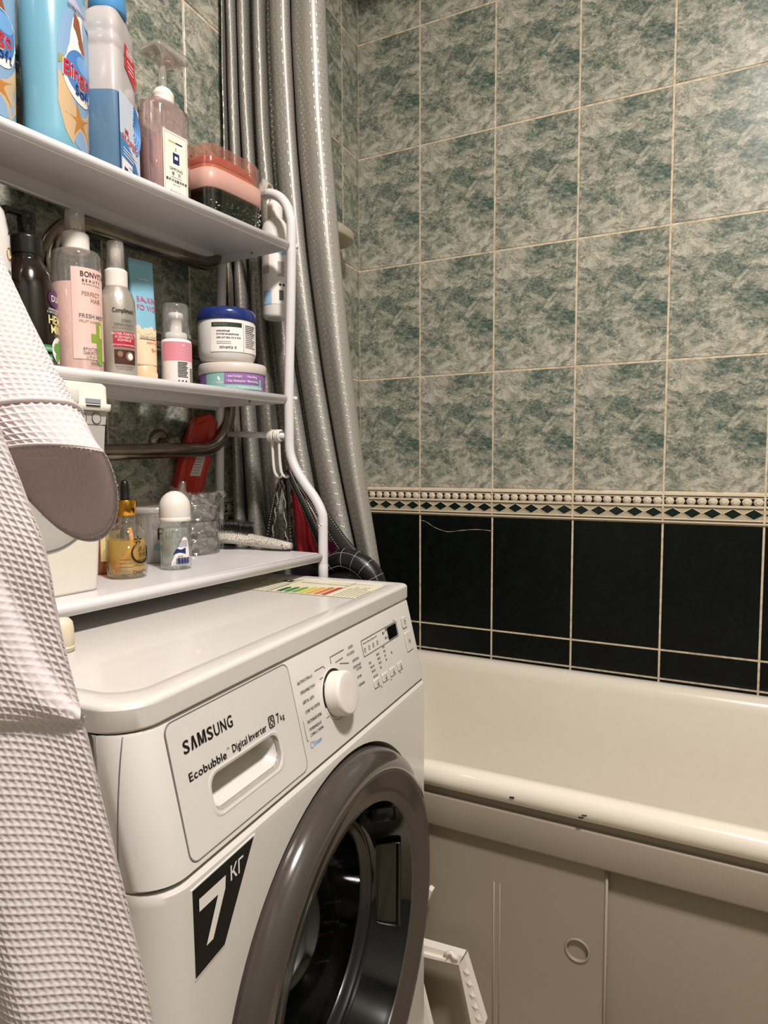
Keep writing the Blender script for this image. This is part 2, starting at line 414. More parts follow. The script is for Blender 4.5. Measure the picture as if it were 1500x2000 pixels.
def band(fm, a1, first):
    mb = MB(); z1, z0 = Z4-.001, Z4-BH+.001
    H = z1-z0; Z = lambda f: z1-H*f
    def strip(xa, xb, f0, f1, n, m):
        z_a, z_b = Z(f1), Z(f0); e = min(.0008, (z_b-z_a)*.3)
        vs = [fm(xa, z_a, 0), fm(xb, z_a, 0), fm(xb, z_a+e, n), fm(xa, z_a+e, n), fm(xa, z_b-e, n), fm(xb, z_b-e, n), fm(xb, z_b, 0), fm(xa, z_b, 0)]
        mb.add(vs, [[0, 1, 2, 3], [3, 2, 5, 4], [4, 5, 6, 7], [0, 3, 4, 7], [1, 6, 5, 2]], m, False)
    xs = [0]+[first+TP*k for k in range(40) if first+TP*k < a1]+[a1]
    for i in range(len(xs)-1):
        xa, xb = xs[i]+(.0019 if i else .0), xs[i+1]-.0019
        strip(xa, xb, 0, 1, .0015, CREAM)
        strip(xa, xb, .015, .10, .006, CREAM); strip(xa, xb, .105, .125, .0022, BLACKG); strip(xa, xb, .13, .17, .0045, CREAM)
        strip(xa, xb, .17, .40, .002, BLACKG); strip(xa, xb, .39, .475, .0065, CREAM)
        strip(xa, xb, .48, .84, .0022, PEBB); strip(xa, xb, .84, .90, .0055, CREAM); strip(xa, xb, .905, .935, .0022, BLACKG); strip(xa, xb, .94, 1.0, .005, CREAM)
        base = xs[i+1]-TP if i == 0 else xs[i]
        pb = TP/9.15
        for k in range(9):
            cx = base+.0019+pb*(k+.52)
            if cx-pb*.4 < xa: continue
            cz = Z(.275); r = pb*.46
            ring = [(cx+r*cos(t), cz+r*.92*sin(t)) for t in [pi/4*q for q in range(8)]]
            vs = [fm(a, b, .003) for a, b in ring]+[fm(cx+(a-cx)*.45, cz+(b-cz)*.45, .0078) for a, b in ring]
            mb.add(vs, [list(range(8, 16))]+[[q, (q+1) % 8, 8+(q+1) % 8, 8+q] for q in range(8)], CREAM, False)
            mb.add([fm(cx-.005, Z(.17), .004), fm(cx+.005, Z(.17), .004), fm(cx, Z(.24), .004)], [[0, 1, 2]], CREAM, False)
        pd = TP/5.0
        for k in range(5):
            cx = base+pd*(k+.5); cz = Z(.665); hw = pd*.44; hz = H*.155
            if cx-hw*.2 < xa: continue
            for sc_, nn, mm in ((1.22, .0034, CREAM), (1.0, .0042, GREEN)):
                pts = [(cx-hw*sc_, cz), (cx, cz-hz*sc_), (cx+hw*sc_, cz), (cx, cz+hz*sc_)]
                pts = [(min(max(a, xa), xb), b) for a, b in pts]
                vs = [fm(a, b, nn) for a, b in pts]+[fm(a, b, .001) for a, b in pts]
                mb.add(vs, [[0, 1, 2, 3]]+[[q, (q+1) % 4, 4+(q+1) % 4, 4+q] for q in range(4)], mm, False)
    for x in xs[1:-1]:                                            # grout across the border
        mb.add([fm(x-.0022, z0, .004), fm(x+.0022, z0, .004), fm(x+.0022, z1, .004), fm(x-.0022, z1, .004)], [[0, 1, 2, 3]], GR, False)
    return mb
struct(band(back, 1.76, .181), 'trim_1')
struct(band(leftw, 2.3, .0948), 'trim_2')
mb = MB(); mb.bx((.9, -1.15, -.01), (2.0, 2.6, .02), mat('beige_floor_tile', 'b9ab94', .4, noise=.15, nscale=8)); struct(mb, 'floor')
mb = MB(); mb.bx((.9, -1.15, 2.56), (2.0, 2.6, .02), mat('white_ceiling_paint', 'cdc7bb', .7)); struct(mb, 'ceiling')
mb = MB(); mb.bx((1.78, -1.15, 1.275), (.03, 2.5, 2.55), mat('pale_wall_paint', '85877f', .5)); struct(mb, 'wall_right')
mb = MB(); mb.bx((.9, -2.33, 1.275), (2.0, .03, 2.55), mat('pale_wall_paint')); struct(mb, 'wall_front')

# ============================================================ bathtub
def rr(x0, y0, x1, y1, r, z, n=8):
    return [Vector((a, b, z)) for a, b in rrect(x0, y0, x1, y1, r, n)]
mb = MB(); X0, X1, Y0, Y1 = .055, 1.755, -.647, -.006
def inset(i, z, r=.02, b=0): return rr(X0+i*1.2, Y0+i+b, X1-i*1.6, Y1-i, max(r, .004), z)
mb.rings([inset(.02, .508, .02), inset(.004, .506, .02), inset(.0, .512), inset(-.001, .522), inset(.003, .533), inset(.010, .5385), inset(.02, .540), inset(.028, .5395, .06), inset(.036, .536, .09),
          inset(.044, .527, .10), inset(.05, .51, .11), inset(.062, .40, .13), inset(.08, .27, .14), inset(.10, .2, .14), inset(.14, .165, .13), inset(.2, .155, .1)], TUBW, False, True)
mb.rings([inset(.03, .505, .02), inset(.055, .40, .13), inset(.075, .25, .14), inset(.12, .14, .13), inset(.2, .13, .1)], TUBW, False, True)
for cx, cz, r in ((.63, .519, .0024), (.735, .512, .0016), (.74, .517, .0013), (1.05, .508, .0013)):
    mb.tube([Vector((cx-.004, Y0-.0008, cz)), Vector((cx, Y0-.0014, cz)), Vector((cx+.003, Y0-.0008, cz+.001))], r*.6, BLACKG, 6)
tub = tag(mb.build('bathtub'), 'white enamelled bathtub with a rounded rim along the tiled wall', 'bathtub')
autosmooth(tub, 1.0)
ap = thing('tub_apron', 'white plastic side panel, its shade painted in grey, closing the front below the bathtub rim', 'apron', (.06, -.60, 0))
mb = MB(); mb.bx((.85, -.028, .462), (1.69, .022, .056), APR, .004); mb.build('top_rail', ap)
mb = MB(); mb.bx((.85, -.030, .5045), (1.69, .010, .003), BLK); mb.bx((.85, -.026, .495), (1.69, .014, .020), APR); mb.build('rim_gap', ap)
mb = MB(); mb.bx((.352, -.024, .222), (.72, .006, .44), APR)
pl = mb.build('front_panel', ap)
mb = MB(); mb.loft([(-.02, .0165, .0165), (.02, .0165, .0165)], APR, 32); mb.xf = None
for v in mb.v: v.y, v.z = v.z-.03, -v.y*1.0+.289; v.x += .669
cut(pl, mb)
for p_ in pl.data.polygons: p_.use_smooth = False
mb = MB()
mb.tube([Vector((.669+.0175*cos(t), -.0275, .289+.0175*sin(t))) for t in [2*pi*i/32 for i in range(32)]], .0018, APR, 8, closed=True)
for x, r in ((.535, .0014), (.545, .001)): mb.tube([Vector((x, -.0268, .02)), Vector((x, -.0268, .36))], r, APR, 6)
mb.tube([Vector((.7105, -.0285, .01)), Vector((.7105, -.0285, .434))], .0022, APR, 8)
mb.loft([(0, .0163), (.002, .0163)], APR, 32)
for v in mb.v[-64:]: v.y, v.z = v.z-.0235, -v.y+.289; v.x += .669
mb.build('panel_moulding', ap)
mb = MB(); mb.bx((1.17, -.017, .222), (.98, .006, .44), APR, .0015); mb.build('rear_panel', ap)

# ============================================================ washing machine
SM = math.radians(3.8); P0 = Vector((.468, -.686, 0))
wm = thing('washing_machine', 'white front loading washing machine with round dark door beside the bathtub', 'washing machine', P0, math.radians(93.8))
L = lambda u, v, w_: Vector((-u, -v, w_))
def outl(vf, w_, R=.036, ins=0, u1=.597, vb=-.40, n=8):
    a0, a1_, f = ins, u1-ins, vf-ins
    pts = []
    for cx, a in ((a0+R, 0), ):
        pts += [(cx-R*sin(pi/2*i/n), f-R+R*cos(pi/2*i/n)) for i in range(n, -1, -1)]
    pts += [(a1_-R+R*sin(pi/2*i/n), f-R+R*cos(pi/2*i/n)) for i in range(n+1)]
    pts += [(a1_, vb+ins), (a0, vb+ins)]
    return [L(u, v, w_) for u, v in pts]
RF = .008   # right edge is tight, left one wide: use separate radius
def outl2(vf, w_, Rr=.012, Rl=.036, ins=0, u1=.597, vb=-.40, n=8):
    a0, a1_, f = ins, u1-ins, vf-ins
    pts = [(a0+Rr-Rr*sin(pi/2*i/n), f-Rr+Rr*cos(pi/2*i/n)) for i in range(n, -1, -1)]
    pts += [(a1_-Rl+Rl*sin(pi/2*i/n), f-Rl+Rl*cos(pi/2*i/n)) for i in range(n+1)]
    pts += [(a1_, vb+ins), (a0, vb+ins)]
    return [L(u, v, w_) for u, v in pts]
mb = MB(); mb.rings([outl2(.032, 0), outl2(.032, .690), outl2(.0315, .696), outl2(.028, .700)], WHITE)
mb2 = MB(); mb2.rings([outl2(-.03, .68, ins=.0), outl2(-.03, .822)], WHITE)
body = mb.build('body', wm)
DC = (.280, .437)
def lathe(prof, m, seg=96, mats=None, c=DC, cap0=False, cap1=False, mbb=None, a0=0, a1=2*pi):
    q = mbb or MB(); rs = [[L(c[0]+r*cos(2*pi*j/seg), v, c[1]+r*sin(2*pi*j/seg)) for j in range(seg)] for r, v in prof]
    q.rings(rs, m, cap0, cap1, True, mats); return q
cut(body, lathe([(.254, .06), (.252, .030), (.246, .012), (.244, -.006)], WHITE, cap0=True, cap1=True))
cut(body, lathe([(.226, .02), (.226, -.37)], WHITE, cap0=True, cap1=True))
autosmooth(body, .5)
up = mb2.build('upper_body', wm)
# fascia
pa, pb_ = Vector((.002, .826)), Vector((.030, .702)); sl = (pa-pb_); LS = sl.length; su = sl/LS     # slope in (v,w)
fn = Vector((su.y, -su.x))                                                                        # outward normal in (v,w)
def FP(u, t, n=0): return L(u, pb_.x+su.x*t+fn.x*n, pb_.y+su.y*t+fn.y*n)
def FW(u, w_, n=0): return FP(u, (w_-.702)/su.y, n)
mb = MB(); mb.rings([outl2(.024, .7015, .01, .034, vb=-.028), outl2(.030, .7045, .01, .034, vb=-.028), outl2(.0025, .8225, .01, .034, vb=-.028), outl2(.0005, .8255, .01, .034, vb=-.028)], WHITE)
fas = mb.build('control_panel', wm)
def pocket():
    q = MB(); rs = []
    for n_, e, sh in ((.006, .001, 0), (0.0, 0.0, 0), (-.002, .0015, 0), (-.012, .004, .002), (-.026, .008, .008)):
        rs.append([FW(a, b, n_) for a, b in rrect(.406+e, .7305+e*1.6+sh, .5165-e, .7645-e*.6+sh*.3, .012)])
    q.rings(rs, WHITE2); return q
cut(fas, pocket()); autosmooth(fas, .45)
dr = MB()
outline = rrect(.3655, .7095, .556, .8225, .009)
outline = [(a, b) if b < .8 else (a, min(b, .8225)) for a, b in outline]
dr.prism(outline, lambda a, b: FW(a, b, .0010), lambda a, b: FW(a, b, -.004), WHITE)
dr = dr.build('detergent_drawer', wm); cut(dr, pocket())
# dark gap round the drawer
mb = MB()
path = [FW(a, b, .0004) for a, b in rrect(.3647, .7087, .5568, .8232, .0095, 8)]
mb.tube(path, .0007, GREYP, 6, closed=True); mb.build('drawer_seam', dr)
mb = MB()
mb.rings([[FW(a, b, n_) for a, b in rrect(.404-e, .7285-e, .5185+e, .7665+e, .013)] for n_, e in ((.0010, .0016), (.0016, .0004), (.0014, -.001), (.0002, -.0022))], WHITE, False, False)
mb.build('handle_recess', dr)
pj = []
for i in range(13):
    f_ = .0025+.0275*(1-i/12); c_ = (-.009-f_+.034)/.034; uu = .597 if c_ <= 0 else .597-.034+.034*math.sqrt(max(0, 1-c_*c_)); pj.append(L(uu+.0001, -.009, .7045+.120*i/12))
mb = MB(); mb.tube(pj, .0005, GREYP, 6); mb.build('side_joint', fas)
# lettering
mf = lambda a, b: FW(-a, b, .0016)
mf0 = lambda a, b: FW(-a, b, .0006)
mb = MB(); X = lambda u: -u
LET = 'SAMSUNG'; x = X(.5405)
for ch in LET:
    wch = .0078 if ch != 'M' else .0106
    if ch == 'A':
        mb.add([mf(x, .7935), mf(x+.0024, .7935), mf(x+wch/2, .8012), mf(x+wch-.0024, .7935), mf(x+wch, .7935), mf(x+wch/2+.0013, .8045), mf(x+wch/2-.0013, .8045)], [[0, 1, 2, 6], [2, 3, 4, 5], [2, 5, 6]], BLACK, False)
    elif ch == 'M':
        for q_ in ([(0, 0), (.0022, 0), (.0022, .011), (0, .011)], [(wch-.0022, 0), (wch, 0), (wch, .011), (wch-.0022, .011)], [(.0018, .011), (.0030, .011), (wch/2+.0004, .0015), (wch/2-.0014, .0)], [(wch-.0030, .011), (wch-.0018, .011), (wch/2+.0014, .0), (wch/2-.0004, .0015)]): mb.add([mf(x+a, .7935+b) for a, b in q_], [[0, 1, 2, 3]], BLACK, False)
    else: mb.text(ch, mf, x, .7935, .0110, BLACK, True, fit=wch, sp=0)
    x += wch+.0019
mb.text('Ecobubble', mf, X(.5405), .7705, .0072, BLACK, True, fit=.0525); mb.text('TM', mf, X(.4872), .7765, .002, BLACK)
mb.text('Digital Inverter', mf, X(.4795), .7715, .0072, BLACK, True, fit=.057, sp=.1)
mb.text('7', mf, X(.4035), .7715, .0100, BLACK, True, fit=.0055); mb.text('kg', mf, X(.3970), .7725, .0056, BLACK, True, fit=.008)
for q in (rrect(-.4175, .7715, -.4085, .782, .0015),):
    mb.tube([mf(*p) for p in q], .0005, BLACK, 5, closed=True)
mb.tube([mf(*p) for p in ell(-.413, .7757, .0024, .0024, 14)], .0004, BLACK, 5, closed=True); mb.rect(mf, -.4155, .7792, -.4105, .7802, BLACK, 1)
mb.build('lettering', dr)
# programme lettering on the panel
mb = MB()
left_txt = [('БЫСТРАЯ СТИРКА 15\'', .803, .352), ('СМЕШАННЫЕ ТКАНИ', .792, .350), ('ШЕРСТЬ / ШЕЛК', .781, .349), ('СУПЕР ЭКО ХЛОПОК', .770, .348), ('ПОСТЕЛЬНОЕ БЕЛЬЕ', .759, .348), ('ГИГИЕНИЧЕСКАЯ', .7505, .347), ('СТИРКА С ПАРОМ', .7445, .347)]
for tx, wz, u in left_txt: mb.text(tx, mf0, X(u), wz-.008, .0032, BLACK, True, sx=.72)
right_txt = [('ХЛОПОК', .807, .224), ('ЭКО ХЛОПОК', .7995, .231), ('СИНТЕТИКА', .789, .220), ('ПОЛОСКАНИЕ', .781, .221), ('+ ОТЖИМ', .7765, .215), ('ОТЖИМ', .767, .216), ('БАРАБАНА', .757, .216)]
for tx, wz, u in right_txt: mb.text(tx, mf0, X(u), wz-.005, .0032, BLACK, True, sx=.72)
mb.text('Steam', mf0, X(.343), .7255, .0055, BLUEP, True, sx=.8); mb.tube([mf0(*p) for p in rrect(X(.351), .7255, X(.3455), .7315, .001)], .0003, BLUEP, 5, closed=True)
def line(pts, r=.00035, m=GREYP): mb.tube([mf0(X(a), b) for a, b in pts], r, m, 5)
line([(.312, .7995), (.292, .7995), (.289, .796)]); line([(.273, .797), (.273, .805), (.236, .805)]); line([(.262, .796), (.242, .7965)]); line([(.252, .792), (.230, .7865)])
line([(.305, .788), (.297, .788)]); line([(.308, .744), (.300, .744)]); line([(.356, .757), (.356, .735), (.353, .735)])
mb.tube([mf0(*p) for p in rrect(X(.1865), .7825, X(.0655), .8035, .0012)], .00035, GREYP, 5, closed=True)
for k in range(4):
    u = .180-.0135*k; mb.patch(mf0, ell(X(u), .7985, .0011, .0011, 10), BLACK, 1)
    if k < 3: line([(u-.003, .7985), (u-.0105, .7985)], .0003)
    mb.tube([mf0(*p) for p in rrect(X(u+.0018), .7875, X(u-.0018), .7925, .001)], .0003, GREYP, 5, closed=True)
for u, z in ((.118, .7975), (.1065, .8), (.112, .7895)): mb.rect(mf0, X(u), z-.002, X(u-.002), z+.002, BLACK, 1); mb.text('40', mf0, X(u-.003), z-.0018, .0036, GREYP)
rows_ = [(.176, .771, '90'), (.174, .765, '60/40'), (.173, .759, '40/30'), (.171, .7515, '20/1:00'), (.1495, .7755, '1200'), (.1485, .7695, '800'), (.1475, .7635, '400'), (.1465, .757, '0'), (.1265, .780, '40'), (.126, .774, '30'), (.1255, .768, '3'), (.1245, .762, '2'), (.103, .7665, '3')]
for u, z, tx in rows_: mb.rect(mf0, X(u), z-.0015, X(u-.0018), z+.0015, BLACK, 1); mb.text(tx, mf0, X(u-.003), z-.0016, .0032, BLACK, sx=.8)
mb.text('3 сек.', mf0, X(.076), .8055, .002, BLACK)
for k in range(3): mb.text('3 сек', mf0, X(.158-.0335*k), .7325, .0025, BLACK, sx=.8)
mb.build('programme_lettering', fas)
mb = MB(); mb.prism(rrect(X(.101), .7845, X(.0695), .8015, .0005), lambda a, b: FW(-a, b, .0012), lambda a, b: FW(-a, b, -.001), mat('display_black', '0a0a0c', .12)); mb.build('display', wm)
def button(u0, u1, z0, z1, icon):
    mb = MB(); mb.rings([[FW(-a, b, n_) for a, b in rrect(X(u0)+e, z0+e, X(u1)-e, z1-e, .0018)] for n_, e in ((-.001, 0), (.0008, 0), (.0015, .0008))], WHITE)
    mb.tube([FW(-a, b, .0003) for a, b in [(X(u0)-.0004, z1), (X(u0)-.0004, z0), (X(u0)+.001, z0-.0007), (X(u1)-.004, z0-.0007)]], .00045, GREYP, 5)
    mm = lambda a, b: FW(-a, b, .0018); cu, cz = (X(u0)+X(u1))/2, (z0+z1)/2
    if icon == 'o': mb.tube([mm(*p) for p in ell(cu, cz, .0024, .003, 12)], .00035, GREYP, 5, closed=True); mb.tube([mm(cu, cz+.001), mm(cu, cz+.0045)], .00035, GREYP, 5)
    elif icon == '>': mb.tube([mm(cu-.002, cz-.003), mm(cu-.002, cz+.003), mm(cu+.001, cz), mm(cu-.002, cz-.003)], .00035, GREYP, 5); mb.tube([mm(cu+.0025, cz-.003), mm(cu+.0025, cz+.003)], .00035, GREYP, 5)
    else: mb.tube([mm(cu, cz-.003), mm(cu, cz+.003)], .0005, GREYP, 5); mb.tube([mm(*p) for p in ell(cu, cz-.002, .0018, .0014, 10)], .0003, GREYP, 5, closed=True)
    return mb.build('button', wm)
for k in range(4): button(.1745-.0275*k, .1545-.0275*k, .7365, .7475, 'i')
button(.045, .027, .7875, .8035, 'o'); button(.046, .021, .7525, .7805, '>')
# dial
KC = (.2775, .7625)
def dl(prof, m, mats=None, cap1=True, seg=64):
    q = MB(); q.rings([[FW(KC[0]+r*cos(2*pi*j/seg), KC[1]+r*sin(2*pi*j/seg), n_) for j in range(seg)] for r, n_ in prof], m, False, cap1, True, mats); return q
dial = dl([(.0302, -.001), (.0302, .0006), (.0296, .0007), (.0290, .0002), (.0264, .0002), (.0262, .0012), (.0258, .0150), (.0252, .0178), (.0240, .0192), (.0222, .0198), (.010, .0192)], WHITE2, [WHITE2]*2+[BLK]*3+[WHITE2]*5).build('programme_dial', wm)
# lid
mb = MB(); mb.rings([outl2(.0022, .8272, .011, .036), outl2(.0030, .8282, .011, .036), outl2(.0035, .8290, .011, .036), outl2(.0035, .8448, .011, .036), outl2(.0035, .8456, .011, .036), outl2(.0035, .8478, .011, .036, .0010), outl2(.0035, .8494, .011, .036, .0028), outl2(.0035, .8500, .011, .034, .0055),
                     outl2(.0035, .8496, .011, .030, .0265), outl2(.0035, .8484, .011, .030, .0285)], WHITE)
lid = mb.build('lid', wm); autosmooth(lid, .5)
# seams: thin dark joints under the lid and down the side
mb = MB(); mb.rings([outl2(.0010, .8245, .012, .036, .002), outl2(.0010, .829, .012, .036, .002)], BLK); mb.build('lid_joint', lid)
# energy sticker on the lid
mt = lambda a, b: L(-a, b, .8484)     # a = right, b = v
mb = MB()
PAPER = mat('sticker_paper', 'ddd6bc', .45)
mb.bx((-.083, .135, .8484), (.112, .235, .0006), PAPER)
mt = lambda a, b: Vector((a, b, .8490))
cols = ['1f5a34', '2c7a3a', '6f9a3c', 'c9c14a', 'd9a13e', 'c9733a', 'b5402f']
for k, c in enumerate(cols):
    y = .150-.0125*k+.0; mt_ = mat('arrow_'+c, c, .5); x0 = -.131; ln = .030+.0042*k
    mb.add([mt(x0, y), mt(x0+ln, y), mt(x0+ln+.006, y+.0045), mt(x0+ln, y+.009), mt(x0, y+.009)], [[0, 1, 2, 3, 4]], mt_, False)
mb.add([mt(-.060, .176), mt(-.044, .176), mt(-.044, .194), mt(-.060, .194)], [[0, 1, 2, 3]], BLACK, False)
mb.add([Vector((-.054, .182, .8494)), Vector((-.050, .182, .8494)), Vector((-.050, .188, .8494)), Vector((-.054, .188, .8494))], [[0, 1, 2, 3]], PAPER, False)
def ln2(x0, y0, x1, y1, r=.0003): mb.tube([mt(x0, y0), mt(x1, y1)], r, GREYP, 4)
random.seed(3)
for k in range(9): ln2(-.132, .062-.006*k, -.132+random.uniform(.05, .09), .062-.006*k)
for k in range(10): ln2(-.132, .168+.008*k, -.132+random.uniform(.04, .10), .168+.008*k)
ln2(-.139, .018, -.139, .252); ln2(-.027, .018, -.027, .252); ln2(-.139, .018, -.027, .018); ln2(-.055, .075, -.055, .16); ln2(-.139, .075, -.03, .075); ln2(-.139, .17, -.03, .17)
for k in range(8): mb.text('А В', lambda a, b: Vector((-.04+b, .07-a, .8491)), .006*k-.02, .0, .003, GREYP)
mb.build('energy_sticker', lid)
# 7 kg sticker
mv = lambda a, b: L(-a, .0326, b)
mb = MB()
q = [(-.5615, .691), (-.4725, .6915), (-.5215, .6165), (-.5615, .6145)]
q = [(-.5610, .6905), (-.4735, .6915), (-.5205, .6175), (-.5595, .6140)]
WB = mat('sticker_white', 'e9e4dc', .35)
mb.prism([(-.5625, .6918), (-.4712, .6928), (-.5200, .6160), (-.5600, .6120)], lambda a, b: L(-a, .0326, b), lambda a, b: L(-a, .0318, b), WB)
mb.prism(q, lambda a, b: L(-a, .0329, b), lambda a, b: L(-a, .0318, b), mat('sticker_black', '0c0c0d', .2))
m7 = lambda a, b: L(-a, .0333, b)
mb.add([m7(-.5535, .6795), m7(-.5175, .6795), m7(-.5185, .668), m7(-.5365, .6335), m7(-.5455, .6335), m7(-.5285, .6685), m7(-.5535, .6685)], [[0, 1, 2, 5, 6], [2, 3, 4, 5]], WB, False)
mb.text('КГ', m7, -.5105, .6700, .0135, WB, True, sx=.9)
mb.build('capacity_sticker', wm)
# door
dprof = [(.238, -.004), (.244, .010), (.2465, .026), (.2455, .038), (.241, .0485), (.233, .0555), (.225, .0585), (.219, .0580), (.2165, .0568), (.200, .0535), (.184, .0500), (.1805, .0480), (.179, .044)]
door = lathe(dprof, DKRING).build('door', wm)
autosmooth(door, .5)
lathe([(.1795, .0465), (.177, .040), (.170, .020), (.160, -.002), (.156, -.012), (.150, -.014)], DGLOSS).build('inner_surround', door)
lathe([(.150, -.010), (.1515, -.006), (.149, -.003), (.146, -.006), (.1455, -.012), (.1395, -.012), (.138, -.018)], mat('dark_rubber', '1b1d1b', .3, coat=.3)).build('window_ring', door)
lathe([(.140, -.014), (.134, -.045), (.124, -.080), (.105, -.105), (.075, -.118), (.04, -.124), (.0, -.125)], thin('smoked_glass', 'a9b2ac', .5, .05)).build('window', door)
lathe([(.236, -.004), (.205, -.004), (.20, -.02), (.160, -.018), (.152, -.014)], BLK).build('door_back', door)
mb = lathe([(.2255, -.0065), (.215, -.04), (.218, -.10), (.218, -.30), (.2, -.345), (.0, -.35)], DRUMM); mb.build('drum', wm)
# finger pull set in the right side of the surround
mb = MB()
def HP(r, a, v): return L(DC[0]+r*cos(a), v, DC[1]+r*sin(a))
q = rrect(-.36, .004, .40, .037, .012, 6)
def hr(e, d): return [HP(.158+.012*((b+.006)/.036)-d, pi+a*(1-e*.06), b*(1-e)) for a, b in q]
mb.rings([hr(0, .0012), hr(0, .004), hr(.12, .004), hr(.2, .001)], BLK, False, True); mb.build('finger_pull', door)
# garment inside the drum
gt = thing('garment', 'dark beaded garment lying inside the washing machine drum behind the door glass', 'clothing', P0+Vector((0, 0, 0)), math.radians(93.8))
mb = MB(); rs = []; NA = 60
for i in range(NA+1):
    ph = math.radians(128+150*i/NA); f_ = i/NA; rr0 = .030*(sin(pi*min(1, max(0, f_*.94+.03))))**.45; row = []
    for k in range(36):
        a = 2*pi*k/36; r_ = rr0*(1+.10*sin(3*a+ph*7)+.08*sin(5*a-ph*11)+.05*sin(8*a+ph*17))
        R_ = .1795+r_*cos(a)*.95; row.append(L(DC[0]+R_*cos(ph), -.085+r_*sin(a)*1.25, DC[1]+R_*sin(ph)))
    rs.append(row)
mb.rings(rs, mat('dark_garment_cloth', '201d22', .8, noise=.3, nscale=300, bump=.5, bscale=600)); mb.build('cloth', gt)
for ph0, n, dp, v0, dv, c in ((172, 7, 1.2, -.050, -.004, 'b5767a'), (196, 6, 1.1, -.052, -.0045, 'b5767a'), (206, 5, 1.2, -.050, -.005, 'c08a3e'), (212, 6, 1.3, -.055, -.004, 'a05a62'), (226, 5, 1.2, -.052, -.004, '8a5a62')):
    mb = MB()
    for k in range(n):
        ph = math.radians(ph0+dp*k*.6); v_ = v0+dv*k; R_ = .1455-.002*k*0
        c0 = L(DC[0]+R_*cos(ph), v_, DC[1]+R_*sin(ph))
        mb.loft([(-.0022+.0044*t/6, .0022*math.sqrt(max(0, 1-((t-3)/3)**2))+.0001) for t in range(7)], mat('bead_'+c, c, .25), 10, o=tuple(c0))
    mb.build('bead_row', gt)

# ============================================================ over-washer rack
AR = math.radians(86.5); RP = Vector((.33, -.672, 0)); rL = Vector((-cos(AR), -sin(AR), 0)); rX = Vector((sin(AR), -cos(AR), 0))
def RK(s, r, z): return Vector((-s, -r, z))
def RW(s, r, z): return RP+rL*s+rX*r+Vector((0, 0, z))
rack = thing('storage_rack', 'white metal three shelf rack standing over the washing machine', 'shelf rack', RP, AR)
LEN = .655; TR = .0082
fp = [(-.031, .004), (-.0305, .45), (-.028, .879), (-.0275, .937), (-.031, .957), (-.045, .980), (-.062, .999), (-.078, 1.019), (-.090, 1.039), (-.097, 1.062), (-.0975, 1.10), (-.097, 1.162), (-.091, 1.304), (-.0865, 1.43), (-.089, 1.453), (-.096, 1.472), (-.108, 1.487), (-.124, 1.497), (-.142, 1.501),
      (-.20, 1.502), (-.222, 1.497), (-.236, 1.485), (-.243, 1.465), (-.246, 1.409), (-.260, 1.154), (-.2655, .981), (-.270, .85), (-.27, .45), (-.27, .004)]
for s_ in (0, LEN):
    mb = MB(); mb.tube(smooth_path([RK(s_, r+(.058*min(1, max(0, (-.09-r)/.15)) if s_ else 0), z) for r, z in fp], 5), TR, RACKW, 18); fr = mb.build('side_frame', rack)
    for r, z0, z1 in ((-.0283, .80, .868), (-.270+(.058 if s_ else 0), .80, .868)): mb = MB(); mb.tube([RK(s_, r, z0), RK(s_, r, z1-.002), RK(s_, r, z1)], [TR*1.04, TR*1.04, TR*.9], RACKW, 18); mb.build('leg_socket', fr)
    for r in (-.031, -.27+(.058 if s_ else 0)): mb = MB(); mb.loft([(0, .0125), (.018, .011), (.024, .009)], BLK, 16, o=tuple(RK(s_, r, 0))); mb.build('rubber_foot', fr)
def shelf(z, rf, rb, name='shelf'):
    """pressed steel tray: top sheet with lips turned down, open below"""
    q = MB(); a, b = .007, LEN-.007; T = .0145
    def loop(e, zz): return [RK(s_, r, zz) for s_, r in ((a+e, rf-e), (b-e, rf-e), (b-e, rb+e), (a+e, rb+e))]
    SK = lambda x, y: y+.058*(x/LEN)*(rf-y)/(rf-rb)
    def rl(e, zz, R=.004): return [RK(x, SK(x, y), zz) for x, y in rrect(a+e, rb+e, b-e, rf-e, R, 3)]
    q.rings([rl(.0022, z-T), rl(.0008, z-T-.0008), rl(0, z-T+.001), rl(0, z-.004), rl(.0012, z-.001), rl(.004, z)], RACKW, False, True)
    q.rings([rl(.0022, z-T), rl(.0026, z-T+.001), rl(.0026, z-.0022), rl(.004, z-.0016)], RACKW, False, True)
    o = q.build(name, rack)
    h = MB()
    for s_ in (a+.0014, b-.0014):
        h.tube([RK(s_-.0016, (rf+rb)/2, z-T*.55), RK(s_+.0016, (rf+rb)/2, z-T*.55)], .0022, GREYP, 10)
    h.tube([RK(a, SK(a, rb)-.003, z-T*1.1), RK(b, SK(b, rb)-.003, z-T*1.1)], .0050, RACKW, 10)
    h.tube([RK(a+.002, rf-.0012, z-.0065), RK(b-.002, rf-.0012, z-.0065)], .0062, RACKW, 12)
    h.build('edge_rail', o); return o
ZT, ZM, ZB = 1.4115, 1.1560, .8865
shelf(ZT, -.0885, -.246); shelf(ZM, -.0985, -.258); shelf(ZB, -.0275, -.266)
mb = MB(); mb.tube([RK(.0, -.256, 1.093), RK(0, -.100, 1.0855)], .0052, RACKW, 12); mb.build('crossbar', rack)
mb = MB(); mb.tube([RK(LEN, -.198, 1.093), RK(LEN, -.100, 1.0855)], .0052, RACKW, 12); mb.build('crossbar', rack)
for z, r in ((1.405, -.082), (1.15, -.088), (1.405, -.246)):
    mb = MB(); mb.loft([(-.003, .004), (.0, .0042), (.003, .003)], RACKW, 10, o=tuple(RK(-.006, r, z))); mb.build('end_screw', rack)
